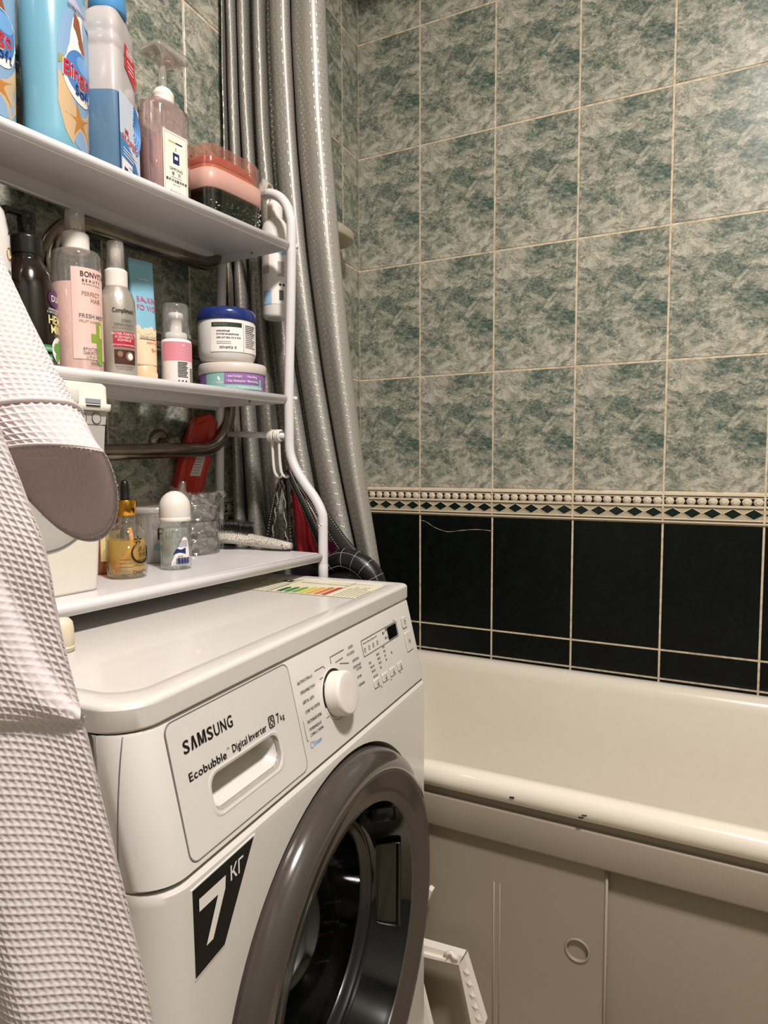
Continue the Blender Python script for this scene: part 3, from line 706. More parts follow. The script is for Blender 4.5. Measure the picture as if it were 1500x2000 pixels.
# white S hooks on the crossbar
for k, r in enumerate((-.121, -.136)):
    hk = thing('hook', 'white plastic hook clipped on the rack crossbar, %s' % ('nearer the front tube' if k == 0 else 'second from the front tube'), 'hook', RW(0, r, 0), AR, 'hooks on the rack crossbar')
    mb = MB(); zc = 1.0865+.0003*k
    for d in (-.004, 0, .004):
        mb.tube([Vector((.0088*cos(t), d, zc+.0088*sin(t))) for t in [2*pi*i/20 for i in range(20)]], .0022, WHITE2, 8, closed=True)
    mb.build('clip', hk)
    mb = MB(); mb.tube(smooth_path([Vector((0, 0, zc-.008)), Vector((.001, .000, 1.05)), Vector((.002, -.001, 1.03)), Vector((.004, -.003, 1.019)), Vector((.009, -.007, 1.014)), Vector((.013, -.010, 1.016))], 6), .0026, WHITE2, 10); mb.build('prong', hk)

# ------------------------------------------------------------ bottles and jars
def item(name, label, cat, s_, r, z, rot=0, group=None, zoff=.0006):
    return thing(name, label, cat, RW(s_, r, z+zoff), AR+math.radians(rot), group)
def cylmap(R, eps=.0004, a0=0, prof=None):
    return lambda x, z: Vector(((R+eps)*sin(x/R+a0), -(R+eps)*cos(x/R+a0), z))
def profmap(pts, eps=.0004):
    def f(x, z):
        for (z0, r0), (z1, r1) in zip(pts, pts[1:]):
            if z0 <= z <= z1: r = r0+(r1-r0)*(z-z0)/(z1-z0); break
        else: r = pts[-1][1]
        return Vector(((r+eps)*sin(x/r), -(r+eps)*cos(x/r), z))
    return f
def ribs(prof0, z0, z1, r, n, d):
    return [(z0+(z1-z0)*k/n, r-(d if k % 2 else 0)) for k in range(n+1)]
RED = mat('label_red', 'c42c38', .35); NAVY = mat('label_navy', '1e2f63', .35); SKY = mat('label_sky', '6ea3d6', .35); SAND = mat('label_sand', 'c6a983', .4)
LWHITE = mat('label_white', 'ece6e2', .38); PINK = mat('label_pink', 'd98a98', .4); LBLUE = mat('label_blue', '2c76ad', .35); STAR = mat('label_starfish', 'b57c3c', .4)
FROST = mat('frosted_plastic', 'e2dcd4', .35, sub=.2)
# fabric softener bottles (two of them)
def softener(label, s_, r, rot):
    t = item('softener_bottle', label, 'bottle', s_, r, ZT, rot, 'light blue softener bottles on the top shelf')
    SB = mat('softener_blue', '75a9bd', .28, coat=.3, sub=.05)
    prof = [(0, .037, .028, 2.6), (.004, .041, .031, 2.6), (.03, .0415, .032, 2.5), (.08, .042, .033, 2.4), (.13, .0445, .035, 2.4), (.17, .0455, .036, 2.3), (.21, .043, .034, 2.2), (.235, .034, .027, 2), (.25, .017, .017, 2)]
    mb = MB(); mb.loft(prof, SB, 64); mb.build('body', t)
    mb = MB(); mb.loft([(.25, .018), (.253, .02), (.275, .019), (.278, .016)], LBLUE, 32); mb.build('cap', t)
    def mp(x, z, e=.0006):
        for p0, p1 in zip(prof, prof[1:]):
            if p0[0] <= z <= p1[0]: k = (z-p0[0])/(p1[0]-p0[0]); break
        else: p0 = p1 = prof[-2]; k = 0
        a, b, n = (p0[i]+(p1[i]-p0[i])*k for i in (1, 2, 3)); return Vector((0, 0, z))+se(a+e, b+e, n, math.asin(max(-1, min(1, x/a))))
    M = lambda e: (lambda x, z: mp(x, z, e))
    mb = MB()
    out = [(.031*sin(u), .108+.092*cos(u)*(1 if cos(u) < 0 else .95)) for u in [2*pi*i/40 for i in range(40)]]
    out = [(max(-.034, min(.034, x*1.12)), z) for x, z in out]
    mb.patch(M(.0004), out, mat('label_sea', '85a4c4', .35), 6)
    mb.patch(M(.0006), [(-.026, .03), (-.016, .018), (.012, .018), (.024, .03), (.031, .06), (.032, .085), (-.033, .098), (-.033, .06)], SAND, 5)
    mb.patch(M(.0008), [(-.024, .115), (-.014, .165), (.0, .175), (.02, .12), (.03, .10), (.0, .085), (-.026, .09)], LWHITE, 4)
    mb.patch(M(.0009), [(-.012, .172), (-.004, .166), (.004, .135), (.012, .115), (.007, .118), (-.004, .136), (-.014, .155)], mat('label_brown', '8a5638', .4), 3)
    mb.patch(M(.0009), [(-.033, .115), (-.02, .113), (-.018, .106), (-.033, .104)], mat('label_olive', '9a945a', .4), 2)
    for k in range(5):                     # starfish on the sand
        a = pi/2+2*pi*k/5+.2; cx, cz = -.004, .048
        mb.patch(M(.0009), [(cx+.022*cos(a), cz+.022*sin(a)), (cx+.005*cos(a+1.0), cz+.005*sin(a+1.0)), (cx, cz), (cx+.005*cos(a-1.0), cz+.005*sin(a-1.0))], STAR, 2)
    mb.patch(M(.0010), ell(-.002, .100, .0265, .031, 28), LWHITE, 4)
    mb.patch(M(.0012), ell(-.002, .1045, .0240, .0255, 28), mat('label_mid_blue', '4f7fbf', .3), 4)
    mb.patch(M(.0013), ell(.004, .117, .013, .010, 20), SKY, 3)
    mb.patch(M(.0013), [(-.03, .187), (-.012, .176), (.012, .166), (.026, .163), (.028, .174), (.008, .178), (-.012, .19), (-.028, .2)], mat('label_lilac', 'b3b4cc', .35), 4)
    mb.text('Bingo', M(.0016), -.0285, .0925, .0195, LWHITE, True, sx=.78, sp=.02)
    mb.text('Bingo', M(.0022), -.0278, .0935, .0178, RED, True, sx=.80, sp=.045)
    mb.text('Soft', M(.0018), -.011, .0775, .0125, NAVY, True, sx=.8)
    mb.text('SENSATIONS', M(.0018), -.022, .174, .0042, GREYP, True, sx=.8)
    mb.build('label', t); return t
softener('light blue softener bottle with sand label, cut off by the left edge of the photo', .483, -.150, 18)
softener('light blue softener bottle standing against the clear floor cleaner bottle', .3855, -.150, 27)
# floor cleaner
t = item('cleaner_bottle', 'translucent floor cleaner bottle with blue cap and half full of blue liquid', 'bottle', .302, -.154, ZT, 30)
CB = mat('translucent_plastic', 'bcb5b3', .25, coat=.4, sub=.2); LIQ = mat('blue_liquid_behind_plastic', '5d7c98', .22, coat=.5)
mb = MB(); P = [(0, .034, .022, 5), (.003, .036, .025, 5), (.112, .036, .025, 5), (.1121, .036, .025, 5), (.165, .036, .025, 5), (.168, .0345, .0235, 5), (.171, .036, .025, 5), (.182, .036, .025, 5), (.186, .0345, .0235, 5), (.19, .036, .025, 5), (.2, .035, .0245, 5), (.212, .033, .023, 4), (.222, .024, .019, 3), (.228, .018, .018, 2)]
mb.loft(P, CB, 64, mats=[LIQ]*2+[CB]*11); mb.build('body', t)
mb = MB(); mb.loft([(.222, .0225), (.224, .0245), (.252, .0225), (.256, .019)], mat('cap_blue', '4f8fc4', .3, coat=.3), 36); mb.build('cap', t)
mp = lambda x, z, e=.0255: Vector((x, -e, z)); mb = MB()
mb.rect(mp, -.034, .004, .034, .115, mat('label_pale', 'c9d6e4', .35)); m2 = lambda x, z: Vector((x, -.0258, z)); m3_ = lambda x, z: Vector((x, -.0261, z))
mb.patch(m2, [(-.034, .06), (-.034, .004), (.034, .004), (.034, .02), (.01, .045), (-.034, .06)], LBLUE, 1)
for k in range(7): mb.tube([Vector((.010+(.006+.0035*k)*cos(a), -.0260, .082+(.006+.0035*k)*sin(a)*1.2)) for a in [-1.2+2.6*i/14 for i in range(15)]], .0009, SKY if k % 2 else mat('label_mid_blue'), 5)
mb.text('MR.', m3_, -.018, .064, .008, RED, True, sx=.9); mb.text('PROPER', m3_, -.029, .0525, .010, LWHITE, True, sx=.98, sp=.1); mb.text('PROPER', lambda x, z: Vector((x, -.0264, z)), -.0285, .053, .009, RED, True, sx=1.06, sp=.13)
for k in range(3): mb.rect(m3_, -.026, .043-.004*k, .022-.006*k, .0445-.004*k, LWHITE)
mb.rect(m3_, -.032, .005, .004, .030, LWHITE); mb.rect(lambda x, z: Vector((x, -.0263, z)), -.024, .008, -.012, .020, NAVY)
for k in range(4): mb.rect(lambda x, z: Vector((x, -.0263, z)), -.008, .009+.005*k, .018, .0098+.005*k, NAVY)
mb.build('label', t)
mb = MB(); mb.patch(m2, [(-.010, .185), (.022, .172), (.026, .137), (-.012, .153)], RED, 1)
mb.text('100%', m3_, -.005, .1700, .009, LWHITE, True, sx=.75)
for k in range(3): mb.rect(m3_, -.004+.002*k, .163-.005*k, .018, .1645-.005*k, LWHITE)
mb.build('red_sticker', t)
# ribbed soap dispenser
t = item('soap_dispenser', 'clear ribbed soap dispenser with square pump head and cream paper label', 'dispenser', .211, -.153, ZT, 0)
PG = thin('pink_tinted_plastic', 'f6e8e6', .6, .05, .22, 'ecd2ce')
def ribbed(a, b, z, n=60, amp=.0009):
    out = []
    for j in range(n*2):
        u = 2*pi*j/(n*2); p = se(a, b, 6, u); k = 1+(amp/a if j % 2 else -amp/a); out.append(Vector((p.x*k, p.y*k, z)))
    return out
mb = MB(); mb.rings([ribbed(.033, .018, .002), ribbed(.0345, .0195, .006), ribbed(.0345, .0195, .136), ribbed(.033, .018, .144), ribbed(.020, .014, .149, amp=.0002), ribbed(.013, .013, .151, amp=0)], PG, True, False); mb.build('bottle', t)
mb = MB(); mb.loft([(.004, .031, .0165, 6), (.094, .031, .0165, 6)], thin('pink_soap', 'f4d6d3', .1, .1, .50, 'e6bcb6'), 48); mb.build('liquid_soap', t)
mb = MB(); mb.loft([(.148, .0135), (.150, .0155), (.152, .0145), (.154, .0158), (.156, .0145), (.158, .0158), (.162, .0155), (.168, .0118), (.17, .0095)], FROST, 36); mb.build('collar', t)
mb = MB(); ACR = thin('clear_acrylic', 'f6f4f2', .8, .04, .26, 'dcd4cd'); mb.loft([(.12, .004), (.168, .0045), (.17, .0058), (.208, .0058)], ACR, 24); mb.loft([(.206, .009, .009, 5), (.214, .030, .022, 7), (.218, .031, .023, 7), (.223, .029, .021, 7), (.226, .012, .01, 5)], ACR, 48, o=(.004, 0, 0)); mb.build('pump_head', t)
mb = MB(); mb.loft([(.02, .002), (.15, .002)], FROST, 12); mb.build('dip_tube', t)
mb = MB(); mb.rect(lambda x, z: Vector((x, -.0206, z)), -.021, .008, .0245, .104, mat('label_cream', 'e7e0d2', .5))
m2 = lambda x, z: Vector((x, -.0209, z))
fr_ = [(-.0185, .0105), (.022, .0105), (.022, .1015), (-.0185, .1015)]; mb.tube([m2(*p) for p in fr_], .0002, GREYP, 4, closed=True)
mb.rect(m2, -.011, .0895, .002, .0915, mat('label_gold', 'c9b25c', .4)); mb.rect(m2, .002, .0895, .0145, .0915, NAVY); mb.rect(m2, -.0035, .061, .0085, .076, NAVY); mb.rect(lambda x, z: Vector((x, -.0211, z)), -.0005, .067, .0055, .0715, LWHITE)
mb.text('GIMFONG', m2, 0.0025, .051, .0042, BLACK, align='C'); mb.text('香    芬', m2, .0025, .0445, .004, BLACK, align='C'); mb.tube([m2(-.008, .0415), m2(.013, .0415)], .0002, BLACK, 4)
mb.text('香氛沐浴露洗手液', m2, .0025, .035, .0034, BLACK, True, align='C'); mb.text('BODY WASH', m2, .0025, .0305, .0016, BLACK, align='C'); mb.text('净含量 500ml', m2, .0025, .019, .0032, BLACK, align='C'); mb.text('11', m2, .0025, .079, .005, GREYP, align='C')
mb.build('label', t)
# sponge box
t = item('sponge_dispenser', 'rounded clear box with pink band, orange sponge inside and teal base', 'dispenser', .103, -.152, ZT, 0)
mb = MB(); mb.loft([(.0, 0.0592, .041, 5), (.003, 0.0611, .043, 5), (.009, 0.0611, .043, 5), (.011, 0.0583, .040, 5)], mat('teal_plastic', '6fa49c', .3, coat=.2), 64); mb.build('base', t)
mb = MB(); mb.loft([(.009, 0.0601, .042, 5), (.047, 0.0620, .044, 5)], thin('smoky_clear_plastic', 'aab3a4', .3, .05), 64, cap0=False, cap1=False); mb.build('tank', t)
mb = MB(); mb.loft([(.012, 0.0564, .038, 5), (.036, 0.0574, .039, 5)], thin('soapy_water', '8d977f', .1, .1, .25, '4c5040'), 48)
random.seed(5)
for k in range(70):
    x, z, rr_ = random.uniform(-.050, .055), random.uniform(.012, .034), random.uniform(.0006, .0014)
    if z > .014+.022*(x+.06)/.12+.008: continue
    mb.loft([(-rr_+2*rr_*j/5, rr_*math.sqrt(max(0, 1-((j-2.5)/2.5)**2))+.00005) for j in range(6)], mat('foam_bubble', 'c9c2a4', .2), 8, o=(x, -.0405, z))
mb.build('liquid', t)
mb = MB(); mb.loft([(.043, 0.0624, .0445, 5), (.044, 0.0638, .046, 5), (.0715, 0.0638, .046, 5), (.0725, 0.0624, .0445, 5)], mat('powder_pink_plastic', 'c79a8e', .4), 64); mb.build('band', t)
mb = MB(); mb.loft([(.071, 0.0620, .0445, 5), (.104, 0.0620, .0445, 5), (.108, 0.0592, .042, 5)], thin('amber_tray_plastic', 'f0c3b6', .35, .05, .24, 'c98a78'), 64, cap0=False, cap1=False); mb.build('tray', t)
mb = MB()
mb.loft([(.070, 0.0555, .038, 4), (.074, 0.0583, .040, 4), (.079, 0.0583, .040, 4), (.082, 0.0537, .036, 4)], mat('yellow_sponge', 'd9a866', .9, noise=.15, nscale=300, bump=.6, bscale=900), 48)
mb.loft([(.082, 0.0537, .036, 4), (.085, 0.0546, .037, 4), (.097, 0.0500, .034, 3), (.102, 0.0333, .024, 2)], mat('orange_sponge', 'b5604a', .9, noise=.3, nscale=200, bump=.8, bscale=700), 48); mb.build('sponge', t)
# translucent hook on the rack's top bar
t = item('hook', 'frosted clear plastic hook straddling the top tube of the rack', 'hook', 0, -.142, 1.498, 0)
mb = MB(); n = 22
def saddle(off, wd): return [[Vector((wd*(k/4), -.001+(.0095+off)*cos(a), .002+(.0095+off)*sin(a)+(.014 if .9 < a < 2.2 else 0)*(1-abs(k)/5)*1.0)) for k in range(-4, 5)] for a in [-.5+4.1*i/n for i in range(n+1)]]
A = saddle(.0, .011); vs = [p for r in A for p in r]; B = saddle(.0022, .012); vs += [p for r in B for p in r]; W_ = 9; N_ = len(A)*W_
fs = [[i*W_+j, i*W_+j+1, (i+1)*W_+j+1, (i+1)*W_+j] for i in range(n) for j in range(W_-1)]; fs += [[N_+q for q in f[::-1]] for f in fs]
fs += [[i*W_, (i+1)*W_, N_+(i+1)*W_, N_+i*W_] for i in range(n)]+[[i*W_+8, (i+1)*W_+8, N_+(i+1)*W_+8, N_+i*W_+8] for i in range(n)]
mb.xf = lambda p: Vector((p.y*1.0+.0, p.x, p.z)) if 0 else Vector((p.y, p.x, p.z))
mb.add(vs, fs, thin('milky_plastic', 'f4efea', .3, .1, .45, 'e6dfd8')); mb.build('saddle', t)
# spray bottle hanging beside the rack
t = item('spray_bottle', 'white lotion bottle with barcode hanging beside the rack by the curtain', 'bottle', -.034, -.150, 1.296, -55, zoff=0)
WP = mat('bottle_white', 'dedad5', .28, coat=.3)
mb = MB(); mb.loft([(0, .021), (.002, .0235), (.006, .0247), (.140, .0247), (.155, .0238), (.165, .0205), (.172, .0155), (.1745, .0128)], WP, 48); mb.build('body', t)
mb = MB(); mb.loft([(.173, .0132)]+[(.176+.0016*k, .0136-(.0004 if k % 2 else 0)) for k in range(12)]+[(.196, .0132), (.2, .0125), (.205, .0085), (.218, .008), (.219, .006)], FROST, 40); mb.build('cap', t)
mb = MB(); cm = cylmap(.0247, .0004); c2 = cylmap(.0247, .0007)
mb.rect(cm, -.014, .022, .022, .136, LWHITE, 12); mb.rect(c2, -.024, .022, -.006, .045, mat('label_powder_blue', '9fc0dc', .4), 8); mb.patch(c2, ell(.014, .118, .012, .012, 20), mat('label_powder_blue'), 3)
mb.rect(c2, -.026, .075, -.010, .136, mat('label_greige', 'b6aaa0', .5), 8)
for k in range(16): mb.rect(c2, .005, .070+.0016*k, .019-(k*7 % 5)*.001, .0706+.0016*k, BLACK, 3)
for k in range(14): mb.rect(c2, .007, .028+.0013*k, .015, .0286+.0013*k+.0003*(k % 3), BLACK, 3)
for k in range(5): mb.rect(c2, -.023, .024+.0035*k, -.009-.001*(k % 3), .0252+.0035*k, NAVY, 3)
mb.patch(c2, ell(.009, .055, .0022, .0022, 12), BLACK, 1); mb.patch(c2, ell(.0155, .055, .0022, .0022, 12), BLACK, 1); mb.build('label', t)
mb = MB(); mb.tube(smooth_path([Vector((0, 0, .216)), Vector((-.002, .0, .222)), Vector((-.012, .0, .222)), Vector((-.02, .0, .216)), Vector((-.034, .012, .213))], 5), .002, FROST, 8); mb.build('hanging_loop', t)
# ---- middle shelf
t = item('shampoo_bottle', 'white shampoo bottle with rounded shoulder at the left end of the middle shelf', 'bottle', .489, -.165, ZM, 0)
mb = MB(); mb.loft([(0, .036, .024, 3), (.004, .040, .027, 3), (.15, .040, .027, 3), (.178, .036, .025, 2.6), (.192, .026, .02, 2.2), (.197, .012, .012, 2)], WP, 56); mb.build('body', t)
mb = MB()
def mp(x, z): return Vector((0, 0, z))+se(.0404, .0274, 3, math.asin(max(-1, min(1, x/.0404))))
mb.text('Освежающий', mp, .0, .105, .005, NAVY, True); mb.text('дезодорант', mp, .0, .092, .005, NAVY, True); mb.rect(mp, -.005, .072, .037, .079, NAVY, 12)
mb.tube([mp(*p) for p in ell(.028, .128, .005, .007, 16)], .0005, GOLD, 5, closed=True); mb.tube([mp(.028+.002*sin(k), .15+.004*k) for k in range(6)], .0006, BLACK, 5); mb.build('label', t)
t = item('soap_pump_bottle', 'dark brown liquid soap bottle with black pump and hemp mint label', 'bottle', .418, -.170, ZM, 0)
DB = mat('dark_brown_plastic', '1a100b', .16, coat=.7)
mb = MB(); mb.loft([(0, .026), (.004, .0305), (.04, .0315), (.095, .0305), (.115, .0275), (.128, .021), (.133, .017), (.136, .0165), (.138, .0175), (.140, .0165)], DB, 56); mb.build('body', t)
mb = MB(); mb.loft([(.139, .0178)]+[(.141+.0018*k, .0184-(.0005 if k % 2 else 0)) for k in range(11)]+[(.162, .0175), (.165, .0125), (.166, .0098), (.180, .0098), (.1805, .0105), (.192, .0105), (.193, .008)], BLK, 36)
mb.bx((-.012, 0, .189), (.036, .012, .0065), BLK, .0022); mb.bx((-.030, 0, .186), (.010, .010, .008), BLK, .002); mb.build('pump', t)
mb = MB(); pm = profmap([(0, .0305), (.04, .0317), (.095, .0307), (.115, .0277)], .0006); p2 = profmap([(0, .0305), (.04, .0317), (.095, .0307), (.115, .0277)], .0010)
mb.patch(pm, ell(.018, .087, .0135, .0115, 24), mat('label_purple', '4c2452', .35), 3); mb.text('DURU', p2, .0095, .083, .008, LWHITE, True, sx=.8)
mb.text('ЖИДКОЕ МЫЛО', p2, .004, .072, .0024, LWHITE, sx=.9); mb.text('С МАСЛОМ', p2, .002, .0685, .0024, LWHITE)
YP = mat('label_yellow', 'e3dc8e', .4); mb.text('HEMP', p2, .0035, .0555, .0108, YP, True, sx=.85); mb.text('MINT', p2, .0065, .044, .0108, YP, True, sx=.85)
mb.patch(pm, ell(.021, .024, .0135, .0165, 20, .3), LWHITE, 3)
for a, b in ((.015, .027), (.024, .031), (.027, .020), (.018, .016), (.021, .024)): mb.patch(p2, ell(a, b, .0062, .0048, 12, a*90), mat('leaf_green', '5f9a3e', .45), 2)
GRN = mat('label_green', '2f8a58', .4)
for z in (.021, .0095): mb.rect(pm, -.008, z, .008, z+.008, GRN, 6); mb.text('ХАЛЯЛЬ', p2, -.0075, z+.002, .003, LWHITE, sx=.9)
mb.build('label', t)
t = item('hair_spray_bottle', 'pink hair mist bottle with clear shoulder and frosted spray cap', 'bottle', .3545, -.165, ZM, -22)
mb = MB(); mb.loft([(0, .0285), (.003, .0296), (.116, .0296)], mat('pink_hair_mist', 'e2b6ab', .3, coat=.3), 56); mb.build('lotion', t)
mb = MB(); mb.loft([(.0, .031), (.002, .0302), (.152, .0302), (.158, .0285), (.161, .020), (.163, .0135)], CLEAR, 56, cap0=False, cap1=False); mb.build('bottle', t)
mb = MB(); mb.loft([(.160, .0165)]+[(.162+.002*k, .0172-(.0004 if k % 2 else 0)) for k in range(10)]+[(.182, .0165), (.184, .0135)], FROST, 40); mb.build('collar', t)
mb = MB(); mb.loft([(.183, .0128), (.210, .0122), (.211, .0118)], thin('milky_cap', 'f2efec', .5, .1, .34, 'e2dcd6'), 36); mb.loft([(.183, .008), (.2, .0075), (.201, .003)], FROST, 20); mb.build('spray_cap', t)
mb = MB(); mb.loft([(.117, .002), (.16, .002)], CLEAR, 10); mb.build('dip_tube', t)
mb = MB(); cm = cylmap(.0302, .0004); c2 = cylmap(.0302, .0008)
mb.rect(cm, -.014, .018, .034, .134, mat('label_rose', 'e6c0b8', .45), 18)
mb.text('BONVITA', c2, -.003, .1225, .0070, BLACK, True, sx=.85); mb.text('BEAUTY', c2, -.001, .1160, .0036, BLACK, True, sp=.5); mb.text('PROFESSIONAL', c2, -.001, .112, .0022, BLACK, sp=.35)
mb.text('PERFECT', c2, -.002, .0985, .0056, mat('label_bronze', '9a7b62', .5), True, sx=.8); mb.text('HAIR', c2, .009, .0905, .0060, mat('label_bronze'), True, sx=.8)
mb.text('FRESH MIST', c2, -.006, .0705, .0054, GREYP, True, sx=.95); mb.text('FRUIT HAIR', c2, -.006, .0643, .0038, mat('label_bronze'), sx=.9)
AVO = mat('avocado_green', '86a13c', .4); mb.rect(c2, .008, .040, .0165, .051, AVO, 4); mb.patch(c2, rrect(.0155, .012, .026, .068, .005), AVO, 3); mb.patch(cylmap(.0302, .0011), rrect(.0205, .046, .0245, .064, .0019), mat('avocado_flesh', 'd8d27a', .4), 2)
mb.text('ФРУКТОВАЯ', c2, -.0025, .0290, .0038, GREYP, True, sx=.72); mb.text('СЫВОРОТКА', c2, -.0025, .0240, .0038, GREYP, True, sx=.72); mb.text('ДЛЯ ВОЛОС', c2, .001, .0192, .0034, GREYP, sx=.72); mb.text('250ml', c2, .0065, .0115, .0042, GREYP, True, sx=.85)
mb.build('label', t)
t = item('hair_spray_bottle', 'silver aluminium hair spray bottle with a red label and clear cap', 'bottle', .3010, -.155, ZM, -28)
AL = mat('satin_silver', 'bcb5aa', .34, metal=.55)
mb = MB(); mb.loft([(0, .0225), (.002, .0242), (.092, .0242), (.106, .0235), (.116, .0205), (.122, .0158), (.124, .0150)], AL, 56); mb.build('body', t)
mb = MB(); mb.loft([(.123, .0148)]+[(.125+.0016*k, .0152-(.0004 if k % 2 else 0)) for k in range(13)]+[(.146, .0148), (.148, .0125)], FROST, 40); mb.build('collar', t)
mb = MB(); mb.loft([(.147, .0118), (.183, .0112), (.185, .0104)], thin('milky_cap'), 36); mb.loft([(.147, .0075), (.176, .007), (.177, .003)], FROST, 20); mb.build('spray_cap', t)
mb = MB(); cm = cylmap(.0242, .0004); c2 = cylmap(.0242, .0008)
mb.text('Compliment', c2, -.0105, .0865, .0062, BLACK, True, sx=.68); mb.text('СПРЕЙ-', c2, .0005, .0745, .0034, GREYP, True, sx=.9); mb.text('ТЕРМОЗАЩИТА', c2, -.009, .0690, .0034, GREYP, True, sx=.78); mb.text('ВОССТАНАВЛИВАЮЩИЙ', c2, -.0105, .0652, .0020, GREYP, sx=.8)
mb.rect(cm, -.0105, .0405, .0205, .0610, mat('label_crimson', 'b5283c', .4), 12)
for k, tx in enumerate(('ПРОТИВ ЛОМКОСТИ', 'И СЕКУЩИХСЯ', 'КОНЧИКОВ')): mb.text(tx, c2, .0045, .0565-.0042*k, .0032, LWHITE, align='C', sx=.8)
mb.text('для сухих и повреждённых', c2, .0045, .0425, .0022, LWHITE, align='C', sx=.8)
mb.rect(cm, -.0095, .0175, .0205, .0370, mat('coconut_brown', '4a2a1f', .4, noise=.6, nscale=150), 12); mb.patch(c2, ell(.0105, .0285, .0055, .0065, 20), mat('coconut_tan', '8a6a4c', .5), 2); mb.patch(cylmap(.0242, .001), ell(.0115, .0285, .0038, .0046, 18), LWHITE, 2); mb.patch(c2, ell(-.002, .031, .0035, .004, 16), mat('coconut_tan'), 2)
mb.text('молочное смягчение', c2, .0045, .0130, .0024, GREYP, align='C', sx=.8); mb.text('и масло орхидеи', c2, .0045, .0098, .0024, GREYP, align='C', sx=.8); mb.patch(c2, ell(.0, .102, .0006, .0006, 8), BLACK, 1)
mb.build('label', t)
t = item('cream_tube', 'blue and cream squeeze tube standing on its cap, crimped end up', 'tube', .2319, -.188, ZM, -8)
mb = MB(); TB, TC = mat('tube_blue', '84b9cf', .35, coat=.1), mat('tube_cream', 'e9cfae', .35, coat=.1)
def tsec(z): k = max(0, (z-.035)/.15); return (z, .0205-.0005*k, .0175*(1-k)+.0011, 2+2*k)
mb.loft([tsec(.027)]+[tsec(.03+.005*k) for k in range(10)]+[tsec(.0801)]+[tsec(.085+.0098*k) for k in range(11)], TC, 48, mats=[TC]*11+[TB]*11)
mb.build('body', t)
mb = MB(); mb.loft([(0, .0195), (.001, .020), (.026, .0195), (.0275, .0185)], mat('cap_cream', 'dfc19a', .35), 40); mb.bx((.006, -.0195, .010), (.011, .003, .014), mat('cap_cream'), .002); mb.build('cap', t)
mb = MB()
def tm(e):
    def f(x, z):
        _, a, b, n = tsec(z); return Vector((0, 0, z))+se(a+e, b+e, n, math.asin(max(-1, min(1, x/a))))
    return f
for k in range(7): mb.patch(tm(.0004), ell(-.017+.0055*k, .078+.003*sin(k*2.1), .0042, .005, 14), TC, 2)
PK = mat('label_rose_red', 'c4607c', .45); mb.text('BAKING', tm(.0008), -.0085, .1205, .0085, PK, True, sx=.62, sp=.15); mb.text('POWDER', tm(.0008), -.0095, .1085, .0085, PK, True, sx=.60, sp=.15)
mb.rect(tm(.0006), -.011, .0655, .013, .0668, GREYP); mb.text('SCRUB FOAM', tm(.0008), -.010, .068, .0026, GREYP); mb.text('30HYO', tm(.0008), -.002, .0595, .0034, mat('label_orange', 'cf7a45', .4), True); mb.text('%+', tm(.0008), .003, .048, .0055, mat('label_orange'), True); mb.text('MM', tm(.0008), -.002, .152, .004, LWHITE)
mb.build('print', t)
t = item('serum_bottle', 'small pink and white serum bottle with clear domed cap', 'bottle', .183, -.170, ZM, -14)
mb = MB(); mb.loft([(0, .0215), (.002, .0228), (.066, .0228), (.070, .0222), (.0715, .0195)], LWHITE, 48, mats=[LWHITE]*4); mb.build('body', t)
mb = MB(); mb.loft([(.073, .0222), (.079, .0222), (.080, .0205), (.121, .0198), (.125, .0185)], CLEAR, 48, cap0=False); mb.build('clear_cap', t)
mb = MB(); mb.loft([(.070, .017), (.082, .016), (.0825, .009), (.103, .009), (.1035, .0115), (.112, .011), (.113, .008)], FROST, 32); mb.build('pump_head', t)
mb = MB(); cm = cylmap(.0228, .0004); c2 = cylmap(.0228, .0007)
mb.rect(cm, -.034, .0385, .034, .0665, PINK, 30)
mb.patch(c2, ell(-.001, .061, .0028, .0025, 14), mat('label_pale_pink', 'e4aab4', .4), 1)
for k in range(5): mb.rect(c2, -.008, .0555-.0032*k, .010-.002*(k % 2), .0563-.0032*k, mat('label_pale_pink'), 4)
for k in range(10): mb.rect(c2, -.010, .035-.0024*k, .006-.0012*(k % 3), .0361-.0024*k, BLACK, 4)
for k in range(12): mb.rect(c2, .0105+.0007*0, .0065+.0018*k, .0175, .0072+.0018*k+.0004*(k % 2), BLACK, 3)
for k in range(3): mb.patch(c2, ell(-.0085+.0055*k, .0075, .0014, .0014, 8), BLACK, 1)
mb.build('label', t)
t = item('cosmetic_jar', 'wide low purple and teal cream jar under the blue lidded jar', 'jar', .060, -.170, ZM, -32)
mb = MB(); mb.loft([(0, .050), (.003, .0535), (.030, .0545), (.031, .0545)], mat('label_violet', '9a6fb0', .35), 64); mb.build('body', t)
mb = MB(); mb.loft([(.030, .0555), (.031, .0565), (.0445, .0565), (.0465, .0548)], mat('lid_pearl', 'd3c9c0', .35), 64); mb.build('lid', t)
mb = MB(); jm = cylmap(.0542, .0004); j2 = cylmap(.0542, .0008); TE = mat('label_teal', '84b5ad', .4)
mb.rect(jm, -.062, .003, -.028, .030, TE, 14); mb.rect(jm, -.028, .003, .034, .0105, TE, 22); mb.rect(jm, .034, .003, .040, .021, mat('label_teal'), 4)
for x, z, tx in ((-.024, .022, '• Anti Oxidant'), (.008, .022, '• Nourishing'), (-.024, .0145, '• Fast Absorption'), (.008, .0145, '• Moisturizing')): mb.text(tx, j2, x, z, .0042, LWHITE, True, sx=.68)
mb.text('TWEEN REACTOR MASK & HAIR', j2, -.004, .0045, .0036, LWHITE, True, sx=.62); mb.text('BODY & FACE', j2, -.024, .0055, .003, LWHITE, sx=.8); mb.text('NADEN', j2, -.042, .012, .0035, LWHITE, sx=.8); mb.patch(j2, ell(-.037, .020, .002, .004, 12, .4), LWHITE, 1)
mb.build('label', t)
